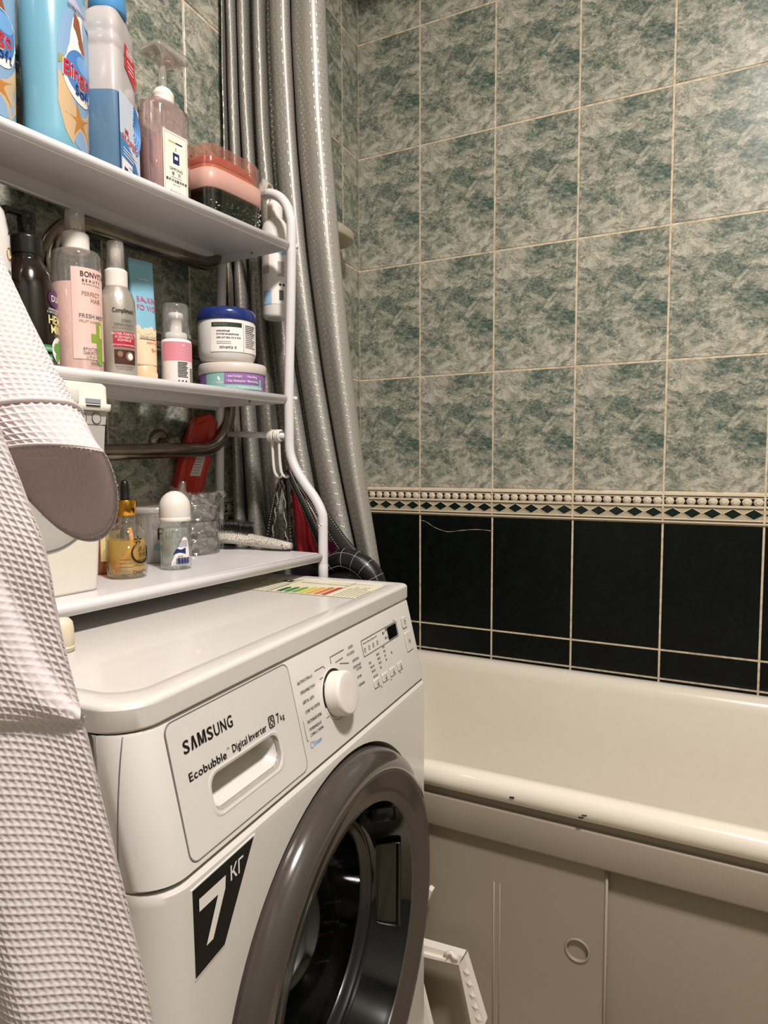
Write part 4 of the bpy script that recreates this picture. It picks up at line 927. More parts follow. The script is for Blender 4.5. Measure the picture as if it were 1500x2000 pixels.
t = item('cosmetic_jar', 'white cream jar with dark blue lid stacked on the purple jar', 'jar', .072, -.170, ZM+.0466, -16)
mb = MB(); mb.loft([(0, .034), (.002, .040), (.006, .0435), (.012, .046), (.018, .0475), (.068, .0475), (.070, .0465)], WP, 64); mb.build('body', t)
mb = MB(); mb.loft([(.069, .0488), (.070, .0495), (.081, .0490), (.0865, .0470), (.089, .043)], mat('lid_blue', '1d2f6c', .22, coat=.5, noise=.2, nscale=200), 64); mb.build('lid', t)
mb = MB(); jm = cylmap(.0475, .0004); j2 = cylmap(.0475, .0008); mb.rect(jm, -.052, .016, .040, .064, LWHITE, 40); mb.rect(j2, -.050, .0555, -.0005, .0625, mat('label_dark_green', '28382a', .4), 20)
mb.rect(jm, .0025, .016, .0032, .062, GREYP, 1)
mb.text('МОЛОКО', cylmap(.0475, .0012), -.046, .0572, .0040, mat('label_sage', '7b8a74', .4), sx=.9)
for z, tx in ((.0475, 'увлажняющий'), (.0425, 'мультифункциональный'), (.0370, 'крем для лица, рук и тела')): mb.text(tx, j2, -.042, z, .0034, BLACK, True, sx=.66, sp=.1)
mb.rect(j2, -.042, .0315, -.019, .0321, GREYP, 8); mb.rect(j2, -.042, .0285, -.019, .0292, GREYP, 8); mb.text('mivamix ℮', j2, -.037, .0205, .0058, BLACK, True, sx=.75)
for k in range(13): mb.rect(j2, .006, .0590-.0029*k, .030-.002*((k*5) % 4), .0602-.0029*k, BLACK if k < 5 else GREYP, 10)
mb.build('label', t)
# ---- bottom shelf
t = item('storage_box', 'white plastic storage box with hinged lid and round door motif behind the robe sleeve', 'box', .483, -.068, ZB, 0)
BOXW = mat('box_white', 'ded8cc', .35, coat=.1)
def bsec(z, a, dep): return [Vector((x, y, z)) for x, y in rrect(-a, 0, a, dep, .008, 4)]
mb = MB(); mb.rings([bsec(0, .0745, .125), bsec(.003, .0765, .128), bsec(.20, .0925, .133), bsec(.215, .0935, .134)], BOXW, True, True); mb.build('body', t)
mb = MB()
def lsec(z, a, d0, d1): return [Vector((x, y, z)) for x, y in rrect(-a, d0, a, d1, .008, 4)]
mb.rings([lsec(.2155, .0975, -.006, .138), lsec(.2165, .0985, -.007, .139), lsec(.224, .099, -.0075, .1395), lsec(.2245, .0955, -.004, .136), lsec(.245, .0950, -.004, .135), lsec(.2485, .092, -.001, .132)], BOXW, True, True)
lidb = mb.build('lid', t)
mb = MB(); mb.bx((-.005, -.0085, .2305), (.110, .005, .017), BOXW, .002); mb.bx((.018, -.0092, .2275), (.06, .003, .012), BOXW, .0014); mb.bx((.0, -.0112, .234), (.03, .0012, .0025), GREYP); mb.build('latch', lidb)
mb = MB(); mb.bx((.070, -.0077, .2265), (.020, .0012, .005), mat('box_badge', '9a97a3', .4)); mb.bx((.070, -.0079, .221), (.019, .0012, .0014), BLACK); mb.build('badge', lidb)
SILV = mat('box_silver', 'bdb9b3', .35, metal=.2)
fm_ = lambda x, z, e=.0: Vector((x, -.0012-e, z)); mb = MB()
mb.prism([(-.085, .201), (.0915, .201), (.0925, .2145), (-.086, .2145)][0:0] or [(-.088, .1995), (.0905, .1995), (.0925, .2150), (-.090, .2150)], lambda a, b: Vector((a, -.0016, b)), lambda a, b: Vector((a, .001, b)), SILV)
mb.prism([(-.070, .155), (.0865, .155), (.0900, .198), (-.086, .198)], lambda a, b: Vector((a, -.0012, b)), lambda a, b: Vector((a, .001, b)), SILV)
mb.build('silver_panel', t)
for cx, R_ in ((.0835, .0095), (.0625, .0095), (.030, .012), (-.02, .012)):
    mb = MB()
    mb.tube([Vector((cx*.93, -.0024, .2065)) + Vector((R_*.62*cos(a), 0, R_*.68*sin(a))) for a in [2*pi*i/28 for i in range(28)]], .0004, BLACK, 6, closed=True)
    mb.prism([(cx*.93+R_*.6*cos(a), .2065+R_*.66*sin(a)) for a in [2*pi*i/28 for i in range(28)]], lambda a, b: Vector((a, -.0024, b)), lambda a, b: Vector((a, -.0005, b)), SILV); mb.build('round_button', t)
mb = MB(); DCX, DCZ = .006, .1245
mb.rings([[Vector((DCX+r*cos(a), y, DCZ+r*sin(a))) for a in [2*pi*i/72 for i in range(72)]] for r, y in ((.0725, .002), (.0725, -.0016), (.0705, -.0018), (.0700, -.0010), (.0685, -.0020), (.055, -.0030), (.05, -.0026))], SILV, False, True, mats=[BOXW, GREYP, GREYP, SILV, SILV, SILV]); mb.build('round_motif', t)
# dropper bottle
t = item('dropper_bottle', 'clear dropper bottle of golden oil with black bulb and gold collar', 'bottle', .331, -.113, ZB, -20)
mb = MB(); gp = [(0, .018), (.0015, .0235), (.004, .0255), (.010, .0262), (.052, .0262), (.060, .0248), (.068, .0195), (.0725, .0125), (.075, .0095), (.086, .0092)]
mb.loft(gp, GLASS, 56, cap0=True, cap1=False); mb.build('glass', t)
mb = MB(); mb.loft([(.006, .020), (.008, .0238), (.051, .0240)], thin('golden_oil', 'f9df70', .15, .05, .35, 'eec23c'), 56); mb.build('oil', t)
mb = MB(); mb.loft([(.083, .0128), (.084, .0134), (.103, .0134), (.104, .0128)], GOLD, 48); mb.build('collar', t)
mb = MB(); mb.loft([(.103, .0072), (.106, .0058), (.122, .0056), (.127, .0048), (.130, .003), (.131, .0008)], BLK, 28); mb.build('dropper_bulb', t)
mb = MB(); mb.loft([(.022, .0008), (.03, .003), (.084, .003)], GLASS, 16, cap0=False, cap1=False); mb.build('pipette', t)
mb = MB(); mb.tube(smooth_path([Vector((-.0205, -.008, .009)), Vector((-.012, -.012, .022)), Vector((-.001, -.012, .035)), Vector((.004, -.008, .050)), Vector((.003, -.004, .066))], 6), [.0035]*12+[.0028]*13, mat('ginseng_root', 'e79b2a', .5, noise=.2), 12); mb.build('root', t)
mb = MB(); cm = cylmap(.0262, .0003)
mb.tube([cm(.0105+.0125*cos(a), .0345+.0135*sin(a)) for a in [1.9+5.0*i/30 for i in range(31)]], [.0003+.0011*abs(sin(pi*i/30)) for i in range(31)], BLACK, 7)
for k in range(5): a = pi/2+2*pi*k/5; mb.patch(cm, ell(.0065+.0035*cos(a), .0515+.0035*sin(a), .0024, .0009, 10, a), BLACK, 1)
mb.text('原人参', cm, .006, .036, .006, BLACK, sx=.9); mb.text('参精华', cm, .007, .029, .005, BLACK, sx=.9); mb.text('原浆人参', cm, .005, .0205, .0042, BLACK, True, sx=.9); mb.text('ESSENCE OIL', cm, .000, .0165, .0022, BLACK)
for k in range(3): mb.rect(cm, -.018, .026-.005*k, -.004+.002*k, .0265-.005*k, BLACK, 4)
mb.text('CHAEFUL', cm, -.001, .0065, .0048, BLACK, sx=.85); mb.text('100ml', cm, .012, .003, .002, BLACK); mb.build('print', t)
# amber bottle behind it
t = item('amber_bottle', 'slim amber bottle half hidden between white box and golden oil bottle', 'bottle', .3235, -.172, ZB, -30)
mb = MB(); mb.loft([(0, .018), (.003, .022), (.078, .022), (.086, .017), (.089, .010)], thin('amber_plastic', 'e0a060', .2, .05, .35, 'b86f30'), 40); mb.build('body', t)
mb = MB(); mb.loft([(.088, .011), (.108, .0105), (.11, .008)], CLEAR, 24); mb.build('cap', t)
mb = MB(); cm = cylmap(.022, .0004); mb.rect(cm, -.006, .018, .030, .060, mat('label_straw', 'e3cf9c', .4), 14)
for k in range(9): mb.rect(cylmap(.022, .0007), .0175+.0012*k, .024, .0181+.0012*k, .054, BLACK, 1)
mb.build('label', t)
# cotton bud tub
t = item('cotton_bud_tub', 'clear round lidded tub printed Pure behind the dropper and roll-on', 'tub', .204, -.205, ZB, -30)
mb = MB(); mb.loft([(0, .036), (.002, .038), (.072, .0405), (.073, .042), (.078, .042)], thin('frosted_tub', 'f0eeea', .3, .1, .5, 'd5d2cc'), 56, cap1=False); mb.build('body', t)
mb = MB(); mb.loft([(.076, .0425), (.077, .0435), (.084, .0435), (.0855, .0415), (.084, .036)], thin('milky_plastic'), 56); mb.build('lid', t)
mb = MB(); cm = cylmap(.0392, .0008); mb.text('Pure', cm, -.004, .036, .019, BLACK, True, sx=.8); mb.tube([cm(*p) for p in ell(-.006, .0565, .0052, .0048, 20)], .0003, GREYP, 5, closed=True); mb.text('200', cm, -.0098, .0545, .004, GREYP); mb.patch(cm, ell(-.004, .024, .0055, .005, 20), mat('label_grey_teal', '6f9a9c', .4), 1); mb.build('print', t)
mb = MB(); random.seed(2)
for k in range(60): a, rr_ = random.uniform(0, 6.28), .033*math.sqrt(random.random()); mb.tube([Vector((rr_*cos(a), rr_*sin(a), .004)), Vector((rr_*cos(a)+random.uniform(-.002, .002), rr_*sin(a), .068))], .0013, LWHITE, 5)
cb = mb.build('cotton_buds', t); cb['kind'] = 'stuff'
# roll-on deodorant
t = item('roll_on_deodorant', 'glass roll-on deodorant with frosted white domed cap and barcode label', 'deodorant', .247, -.112, ZB, -38)
mb = MB(); mb.loft([(0, .0195), (.002, .0215), (.066, .0215), (.069, .0195), (.071, .0175)], GLASS, 48, cap1=False); mb.build('glass', t)
mb = MB(); mb.loft([(.007, .016), (.010, .0185), (.056, .0185), (.06, .016)], thin('pale_gel', 'fafcf9', .05, .2, .18, 'e9ece6'), 40); mb.build('gel', t)
mb = MB(); mb.loft([(.069, .0215), (.070, .0222), (.074, .0222), (.0745, .0216), (.076, .0222), (.088, .0220)]+[(.088+.0245*sin(a), .0220*cos(a)+.0001) for a in [pi/2*i/10 for i in range(1, 11)]], FROST, 48); mb.build('cap', t)
mb = MB(); cm = cylmap(.0215, .0004); c2 = cylmap(.0215, .0008)
mb.patch(cm, [(-.0085, .006), (.020, .006), (.0195, .025), (.0165, .043), (.013, .047), (.009, .0465), (.004, .038), (-.003, .022), (-.0075, .012)], LWHITE, 5)
mb.patch(c2, [(-.0055, .0225), (.0125, .0225), (.0125, .0315), (-.001, .0305)], NAVY, 3)
for k in range(5): mb.rect(c2, .004-.001*k, .0415-.002*k, .0155, .042-.002*k, NAVY, 4)
for k in range(14): mb.rect(c2, -.001+.00145*k, .0085, -.0003+.00145*k+.0004*(k % 3), .0175, NAVY, 1)
mb.text('50 ml', c2, .001, .0190, .0022, BLACK); mb.build('label', t)

# ============================================================ heated towel rail on the wall behind the rack
tr = thing('heated_towel_rail', 'tarnished chrome serpentine towel rail on the tiled wall behind the rack', 'towel rail', tuple(leftw(.74, 1.0)), 0)
o0 = leftw(.74, 1.0)
def TRp(t, z, n=.042): return leftw(t, z, n)-o0
b1 = [TRp(.722-.080*sin(a), 1.147-.084*cos(a)) for a in [pi*i/14 for i in range(15)]]
b2 = [TRp(.955+.074*sin(a), 1.303-.072*cos(a)) for a in [pi*i/14 for i in range(15)]]
b3 = [TRp(.722-.080*sin(a), 1.468-.080*cos(a)) for a in [pi*i/14 for i in range(15)]]
pth = [TRp(1.40, 1.046), TRp(1.2, 1.050), TRp(.95, 1.055)]+b1+[TRp(.84, 1.231)]+b2+[TRp(.84, 1.380)]+b3+[TRp(.84, 1.548), TRp(1.15, 1.548)]
mb = MB(); mb.tube(pth, .0125, PIPE, 20); mb.build('pipe', tr)
for t_, z_ in ((.785, 1.074), (1.15, 1.546), (1.40, 1.046)):
    mb = MB(); a_ = leftw(t_, z_, .001)-o0; nn = (leftw(0, 0, 1)-leftw(0, 0, 0))
    mb.tube([a_, a_+nn*.003, a_+nn*.009, a_+nn*.0095], [.024, .024, .019, .012], PIPE, 28); mb.tube([a_, a_+nn*.040], .0085, PIPE, 14); mb.build('wall_flange', tr)
# ============================================================ red tray hanging behind the rack
rt = thing('plastic_case', 'red plastic case with a worn white sticker leaning behind the bottom shelf', 'case', (0, 0, 0))
RC = mat('red_plastic', 'b8301f', .3, coat=.3); a0 = Vector((.062, -.728, 1.007)); ux = Vector((.035, .96, 0)).normalized(); uz = Vector((0, .33, 1)).normalized(); un = ux.cross(uz).normalized()
if un.x < 0: un = -un
def RCP(a, b, n): return a0-Vector((0, 0, 1.008))+ux*a+uz*b+un*n
rt.location = (0, 0, 1.008)
mb = MB(); out = lambda e: [(-.036+e, -.028+e*.6), (.026-e, -.036+e), (.034-e, .085), (.030-e, .112), (.004, .130-e), (-.022, .118-e), (-.036+e, .06)]
mb.rings([[RCP(a, b, n_) for a, b in out(e)] for n_, e in ((-.010, .004), (-.006, .0), (.007, .0), (.009, .002), (.0095, .010), (.005, .013), (.0045, .02))], RC); mb.build('shell', rt)
mb = MB(); mb.prism([(-.010, .010), (.016, .009), (.018, .022), (.022, .024), (.024, .048), (-.002, .052)], lambda a, b: RCP(a, b, .0055), lambda a, b: RCP(a, b, .0046), mat('worn_paper', 'c9c2bd', .6, noise=.1, nscale=120))
for k in range(6): mb.tube([RCP(-.008+.001*k, .015+.0052*k, .0058), RCP(.008+.002*(k % 3), .015+.0052*k, .0058)], .0004, GREYP, 4)
mb.build('sticker', rt)
# wrapped stack of grey pads
wp = thing('wrapped_pads', 'stack of grey sponges wrapped in crinkled clear plastic on bottom shelf', 'wrapped pack', RW(.113, -.212, ZB+.0006), AR)
for k in range(3):
    mb = MB(); z0 = .003+.0265*k; mb.loft([(z0, .032, .030, 3), (z0+.003, .0355, .033, 3), (z0+.021, .0355, .033, 3), (z0+.0245, .032, .030, 3)], mat('grey_sponge', '6f6c68', .9, noise=.15, nscale=200, bump=.5, bscale=900), 40); mb.build('pad', wp)
mb = MB(); random.seed(11); rs = []
NZ, NA = 34, 72
for j in range(NZ+1):
    z = -.000+.102*j/NZ; row = []
    for i in range(NA):
        a = 2*pi*i/NA; cr_ = .0016*sin(5*a+j*.9)+.0014*sin(11*a-j*.7+2)+.0012*abs(sin(7*a+j*.5))+.0016*(random.random()-.5)
        k = 1 if z < .08 else 1+.04*sin(3*a); R_ = (.0385+cr_)*k
        row.append(Vector((R_*sin(a)*1.05, -R_*.93*cos(a), max(.0004, z+.0012*sin(6*a+j)*(j > 2)+(.016*max(0, sin(a*1.0-2.6))**3 if j == NZ else 0)))))
    rs.append(row)
wr = mb
wr.rings(rs, thin('crinkled_film', 'f4f2ee', .9, .1, .12, 'd6d2cb'), False, False)
kn = [Vector((.036, -.004, .095)), Vector((.046, -.006, .098)), Vector((.056, -.008, .099)), Vector((.060, -.008, .094))]
wr.tube(smooth_path(kn, 5), [.004+.003*abs(sin(i*1.7)) for i in range(16)], thin('crinkled_film'), 9)
wr.tube(smooth_path([Vector((-.030, -.006, .092)), Vector((-.034, -.006, .108)), Vector((-.030, -.006, .122))], 6), [.010-.0005*i+.0015*(i % 2) for i in range(13)], thin('crinkled_film'), 9); wr.build('film', wp)
# hair brush
hb = thing('hair_brush', 'hairbrush with silver honeycomb handle and black bristles on bottom shelf corner', 'brush', RW(.0, -.10, ZB+.0006), AR)
g_ = G('honeycomb_print'); uvn = g_.n('ShaderNodeTexCoord').outputs['Object']
vo = g_.n('ShaderNodeTexVoronoi', feature='DISTANCE_TO_EDGE'); vo.inputs['Scale'].default_value = 230; g_.l(uvn, vo.inputs['Vector'])
g_.l(g_.mix(g_.ramp(vo.outputs['Distance'], [(.03, 0.), (.06, 1.)]), '57524a', 'cfc8bb'), g_.b.inputs['Base Color']); g_.b.inputs['Roughness'].default_value = .3; HC = g_.m
pts = [(-.012, -.049, .0065, .006, .004), (-.003, -.038, .007, .008, .0055), (.006, -.014, .009, .010, .007), (.012, .012, .011, .0105, .008), (.016, .035, .013, .0115, .0085), (.019, .05, .015, .017, .009), (.023, .066, .017, .026, .009), (.031, .095, .017, .031, .009), (.040, .125, .016, .029, .0085), (.046, .145, .015, .020, .007), (.048, .152, .015, .008, .004)]
# local: x right, y into the shelf; the handle points to the front corner
PL = [Vector((-.022-p[0]*.45, p[1]*.93+.028, p[2]+.0025)) for p in pts]
mb = MB(); rs = []
for i, p in enumerate(PL):
    t_ = (PL[min(i+1, 10)]-PL[max(i-1, 0)]); t_.z = 0; t_.normalize(); sd = Vector((t_.y, -t_.x, 0)); w_, h_ = pts[i][3]*1.1, pts[i][4]*1.3
    rs.append([p+sd*w_*cos(a)+Vector((0, 0, h_*sin(a))) for a in [2*pi*k/20 for k in range(20)]])
mb.rings(rs, HC); mb.build('handle', hb)
mb = MB(); rs = []
for i in range(5, 11):
    t_ = (PL[min(i+1, 10)]-PL[i-1]); t_.z = 0; t_.normalize(); sd = Vector((t_.y, -t_.x, 0)); w_ = pts[i][3]*.8
    rs.append([PL[i]+sd*w_*cos(a)+Vector((0, 0, pts[i][4]*.7+.0035*sin(a))) for a in [2*pi*k/14 for k in range(14)]])
mb.rings(rs, BLK); mb.build('cushion', hb)
mb = MB()
for i in range(26):
    f_ = 4.3+5.6*i/25; i0 = int(f_); q_ = f_-i0; i1 = min(i0+1, 10); p = PL[i0].lerp(PL[i1], q_); w_ = (pts[i0][3]*(1-q_)+pts[i1][3]*q_)*.72
    t_ = (PL[i1]-PL[max(i0-1, 0)]); t_.z = 0; t_.normalize(); sd = Vector((t_.y, -t_.x, 0))
    for k in range(-4, 5):
        b_ = p+sd*w_*k/4+Vector((0, 0, .008)); mb.tube([b_, b_+Vector((.0008*k*.3, 0, .023))], [.0007, .0005], BLK, 4)
bz_ = mb.build('bristles', hb); bz_['kind'] = 'stuff'

# ============================================================ bags hanging from the crossbar hooks
def ribbon(mb, pts, wd, th, m, stitch=None):
    P = smooth_path(pts, 6); rs = []
    for i, p in enumerate(P):
        t_ = (P[min(i+1, len(P)-1)]-P[max(i-1, 0)]).normalized(); nrm = Vector((cos(YAW+pi), sin(YAW+pi), 0)); sd = t_.cross(nrm).normalized(); nn = sd.cross(t_).normalized()
        w_ = wd[0]+(wd[1]-wd[0])*i/(len(P)-1)
        rs.append([p+sd*w_*a+nn*th*b for a, b in ((-1, -.6), (1, -.6), (1.05, 0), (1, .6), (-1, .6), (-1.05, 0))])
        if stitch and i and i % 1 == 0 and i < len(P)-1:
            for sgn in (-.78, .78):
                for sub in (0, .5):
                    q = p.lerp(P[i+1], sub); c_ = q+sd*w_*sgn+nn*th*(.75 if nn.dot(nrm) > 0 else -.75); mb.tube([c_-t_*.0011, c_+t_*.0011], .0005, stitch, 5)
    mb.rings(rs, m)
def SP(px, pz, y=-.640): return Vector((px, y, pz))
WEB = mat('black_webbing', '17140f', .7, noise=.3, nscale=500, bump=.5, bscale=1500); STW = mat('white_stitch', 'cfc8b8', .7)
bg = thing('bag', 'black bag with white stitched straps hanging beside the rack from a hook', 'bag', (0, 0, 0)); 
mb = MB(); ribbon(mb, [SP(.197, 1.018), SP(.187, .985), SP(.175, .935), SP(.163, .870), SP(.158, .84)], (.004, .010), .0015, WEB, STW); mb.build('strap', bg)
mb = MB(); ribbon(mb, [SP(.198, 1.016, -.634), SP(.201, .98, -.634), SP(.203, .93, -.634), SP(.205, .86, -.634)], (.004, .007), .0015, WEB, STW); mb.build('strap', bg)
mb = MB(); ribbon(mb, [SP(.206, 1.026, -.636), SP(.222, .995, -.636), SP(.245, .955, -.636), (.270, -.636, .905), (.285, -.634, .868)], (.005, .0085), .002, WEB, STW); mb.build('strap', bg)
mb = MB(); ribbon(mb, [SP(.210, 1.022, -.628), SP(.236, .995, -.628), (.268, -.626, .955), (.305, -.624, .905), (.335, -.622, .872)], (.006, .014), .002, WEB, STW); mb.build('strap', bg)
QB = mat('black_quilt', '121013', .35, coat=.2, bump=.4, bscale=500)
mb = MB(); sp_ = smooth_path([Vector((.286, -.634, .858)), Vector((.318, -.632, .871)), Vector((.347, -.630, .866)), Vector((.371, -.628, .848)), Vector((.384, -.626, .820)), Vector((.388, -.626, .79))], 7)
mb.tube(sp_, [.015+.005*sin(pi*i/len(sp_)) for i in range(len(sp_))], QB, 16)
for k in range(3, len(sp_)-2, 5):
    tt = (sp_[k+1]-sp_[k-1]).normalized(); a_ = tt.cross(Vector((0, 1, 0))).normalized(); b_ = tt.cross(a_); r_ = .0151+.005*sin(pi*k/len(sp_)); mb.tube([sp_[k]+(a_*cos(q)+b_*sin(q))*r_ for q in [2*pi*i/18 for i in range(18)]], .00025, STW, 5, closed=True)
for ph in (.8, 2.2, 3.9):
    l_ = []
    for k in range(1, len(sp_)-1): tt = (sp_[k+1]-sp_[k-1]).normalized(); a_ = tt.cross(Vector((0, 1, 0))).normalized(); b_ = tt.cross(a_); l_.append(sp_[k]+(a_*cos(ph)+b_*sin(ph))*(.0151+.005*sin(pi*k/len(sp_))))
    mb.tube(l_, .00025, STW, 5)
mb.build('quilted_handle', bg)
mb = MB(); mb.loft([(.70, .07, .006, 3), (.76, .085, .009, 3), (.82, .085, .010, 3), (.858, .075, .006, 3)], QB, 40, o=(.292, -.632, 0)); mb.build('pouch', bg)
cdn = thing('drawstring', 'grey and black twisted cords knotted on the white hook prongs', 'cord', (0, 0, 0))
CG = mat('grey_cord', '8d857a', .8, noise=.35, nscale=600); CK = mat('dark_cord', '3a342d', .8)
mb = MB()
for off, m_ in ((0, CG), (pi, CK)):
    for base in ([SP(.199, 1.016, -.646), SP(.192, .985, -.646), SP(.184, .94, -.646), SP(.176, .892, -.646)], [SP(.200, 1.016, -.646), SP(.205, .985, -.646), SP(.207, .93, -.646), SP(.211, .89, -.646)]):
        P = smooth_path(base, 12); mb.tube([p+Vector((.0018*cos(i*.8+off), .0018*sin(i*.8+off), 0)) for i, p in enumerate(P)], .0013, m_, 7)
mb.build('cord', cdn)
rd = thing('mesh_bag', 'red translucent mesh bag hanging between the black straps beside the rack', 'bag', (0, 0, 0))
RDM = mat('red_mesh_fabric', 'c4172c', .45, coat=.3, noise=.25, nscale=60, bump=.6, bscale=700)
mb = MB(); rs = []
for j in range(17):
    z = 1.034-.20*j/16; f_ = j/16; xa = .200+.010*f_; xb = .211+.078*f_+.004*sin(j); row = []
    for i in range(25): q = i/24; row.append(Vector((xa+(xb-xa)*q, -.620+.0045*sin(q*14+f_*2)*(.3+f_), z)))
    row += [p+Vector((0, .0016, 0)) for p in row[::-1]]; rs.append(row)
mb.rings(rs, RDM); mb.build('fabric', rd)
mb = MB(); mb.rings([[SP(a, b, y_) for a, b in ((.262, .905), (.292, .896), (.298, .872), (.27, .876))] for y_ in (-.618, -.614)], mat('magenta_plastic', '8e2a72', .3)); mb.build('magenta_panel', rd)
mb = MB()
for k in range(4): mb.tube([Vector((.208+.0015*cos(q), -.627, .985-.024*k+.005*sin(q))) for q in [2*pi*i/12 for i in range(12)]], .0009, BLK, 5, closed=True)
mb.build('eyelet_print', rd)

# ============================================================ shower curtain
cu = thing('shower_curtain', 'silver grey hexagon patterned shower curtain gathered in folds by the corner', 'curtain', (0, 0, 0))
PT = [(.038, .040), (.042, .064), (.067, .093), (.101, .127), (.141, .187), (.190, .266)]      # fold edges at z 1.90
PBm = [(.040, .066), (.070, .108), (.125, .165), (.180, .238), (.246, .300), (.304, .352)]      # and at z .95
NP = 22; rows = []; zs = [2.30-.03*j for j in range(66)]
for z in zs:
    k = (1.90-z)/.95; row = []
    for i, ((a0_, a1_), (b0, b1)) in enumerate(zip(PT, PBm)):
        sag = .010*sin(max(0, min(1, k))*pi)*(-1 if i > 3 else 1)
        xa, xb = a0_+(b0-a0_)*max(0, k)**1.9, a1_+(b1-a1_)*max(0, k)**1.9
        if k < 0: xa, xb = a0_, a1_
        wv = .0012*sin(z*7+i*2.1)+.0004*sin(z*31+i)
        amp = min(.026, .010+(xb-xa)*.26); dp = .034
        y0 = -.560+(-.040, -.022, -.008, 0, 0, 0)[i]+(.035 if i < 2 else 0)*max(0, min(1, (.72-z)/.1))
        for q in range(NP):
            t_ = q/(NP-1); x = xa+(xb-xa)*(.5-.5*cos(pi*t_)); s_ = sin(pi*t_)
            y = y0+dp-(dp+amp)*(s_**.55)+wv*s_+.0005*sin(z*29+t_*9+i*3)*s_
            if i == 5: y += .004*sin(t_*pi*3)*s_
            if i == 5 and t_ > .5: y = min(y, y0+.008)
            if i == 0 and t_ < .5: y = min(y, y0+.004)
            x -= .60*(y+.585)
            row.append(Vector((max(x+wv*.8, .036), y, z)))
    rows.append(row)
mb = MB(); vs, fs, uvs = [], [], []; nC = len(rows[0])
arc = []
ref = rows[30]; acc = 0; arc = [0]
for i in range(1, nC): acc += (ref[i]-ref[i-1]).length; arc.append(acc)
for j, r in enumerate(rows): vs += r
for j in range(len(rows)-1):
    for i in range(nC-1):
        fs.append([j*nC+i, j*nC+i+1, (j+1)*nC+i+1, (j+1)*nC+i]); uvs.append([(arc[i], zs[j]), (arc[i+1], zs[j]), (arc[i+1], zs[j+1]), (arc[i], zs[j+1])])
mb.keep = True; mb.add(vs, fs, HEX, True, uvs); fb = mb.build('fabric', cu)
sd_ = fb.modifiers.new('t', 'SOLIDIFY'); sd_.thickness = .0006
rod = thing('curtain_rod', 'white shower curtain rod running along the tub above the picture', 'rod', (0, 0, 0)); mb = MB(); mb.tube([Vector((.036, -.545, 2.33)), Vector((1.76, -.545, 2.33))], .012, WHITE2, 16); mb.build('tube', rod)
for k in range(6):
    mb = MB(); x = (PT[k][0]+PT[k][1])/2; mb.tube([Vector((x, -.545+.019*cos(a), 2.322+.021*sin(a))) for a in [2*pi*i/20 for i in range(20)]], .0018, WHITE2, 6, closed=True); mb.build('ring', cu)
# soap shelf on the wall by the corner
sh = thing('soap_shelf', 'beige plastic soap shelf fixed to the tiles right of the curtain', 'shelf', tuple(leftw(.22, 1.575)))
o1 = leftw(.22, 1.575)
def half(z, e): return [leftw(.22, z)-o1+(leftw(t_, 0, n_)-leftw(0, 0, 0)) for t_, n_ in [(-.085+e, .002), (.085-e, .002)]+[((.085-e)*cos(a)**.7 if cos(a) > 0 else -(.085-e)*(-cos(a))**.7, .002+(.075-e)*sin(a)**.8) for a in [pi*i/16 for i in range(1, 16)]]]
mb = MB(); mb.rings([half(1.572, .012), half(1.573, .002), half(1.578, .0), half(1.593, .0), half(1.596, .002), half(1.596, .005), half(1.58, .008)], mat('beige_plastic', 'b9ae9a', .4)); mb.build('tray', sh)

# ============================================================ loose white frame beside the tub panel
lf = thing('loose_frame', 'white moulded frame with diamond relief leaning against the bath panel', 'frame', (0, 0, 0))
FRW = mat('frame_white', 'e2dcd0', .45)
def FY(x, z, n): return Vector((max(x, .462), -.658-n-(.25-z)*.12, z))
def bar(mb, quad, n0, n1): mb.prism(quad, lambda a, b: FY(a, b, n1), lambda a, b: FY(a, b, n0), FRW)
mb = MB(); bar(mb, [(.40, .226), (.553, .236), (.560, .252), (.40, .246)], 0, .016); bar(mb, [(.40, .230), (.532, .238), (.533, .242), (.40, .236)], .016, .022); mb.build('top_bar', lf)
mb = MB(); bar(mb, [(.553, .236), (.562, .251), (.600, .160), (.588, .138), (.580, .146)], 0, .015)
for k in range(5):
    f_ = .12+.18*k; cx, cz = .562+.032*f_, .240-.088*f_
    mb.add([FY(cx-.006, cz, .0152), FY(cx, cz-.008, .0152), FY(cx+.007, cz-.002, .0152), FY(cx+.001, cz+.008, .0152), FY(cx, cz, .018)], [[0, 1, 4], [1, 2, 4], [2, 3, 4], [3, 0, 4]], FRW, False)
mb.build('side_bar', lf)
mb = MB(); mb.tube([FY(.530, .243, .016), FY(.536, .251, .018), FY(.541, .253, .018), FY(.545, .248, .018), FY(.552, .246, .016)], .004, FRW, 8); mb.build('scroll', lf)
mb = MB(); bar(mb, [(.44, .226), (.470, .226), (.515, .10), (.505, .09), (.44, .09)], -.001, .010); mb.build('inner_bar', lf)
lc = thing('broken_trim', 'small broken white trim piece wedged upright behind the machine edge', 'trim piece', (0, 0, 0))
mb = MB(); q = [(.468, .300), (.492, .312), (.500, .334), (.494, .337), (.487, .332), (.484, .336), (.468, .330)]
mb.prism(q, lambda a, b: Vector((a, -.660, b)), lambda a, b: Vector((a, -.648, b)), FRW); mb.prism([(.470, .20), (.478, .20), (.489, .312), (.482, .318)], lambda a, b: Vector((a, -.658, b)), lambda a, b: Vector((a, -.650, b)), FRW); mb.build('piece', lc)
kb = thing('bottle_cap', 'small cream plastic cap standing on the washing machine lid beside the robe', 'cap', (.316, -1.188, .8487), AR)
mb = MB(); mb.loft([(0, .0105), (.001, .0118), (.024, .0115), (.030, .0105), (.0335, .0075), (.0345, .003)], mat('cream_plastic', 'd8ccb4', .4), 28); mb.build('shell', kb)
mb = MB(); mb.loft([(.003, .0121), (.0045, .0123), (.006, .0121)], mat('cream_plastic'), 28); mb.build('rim', kb)

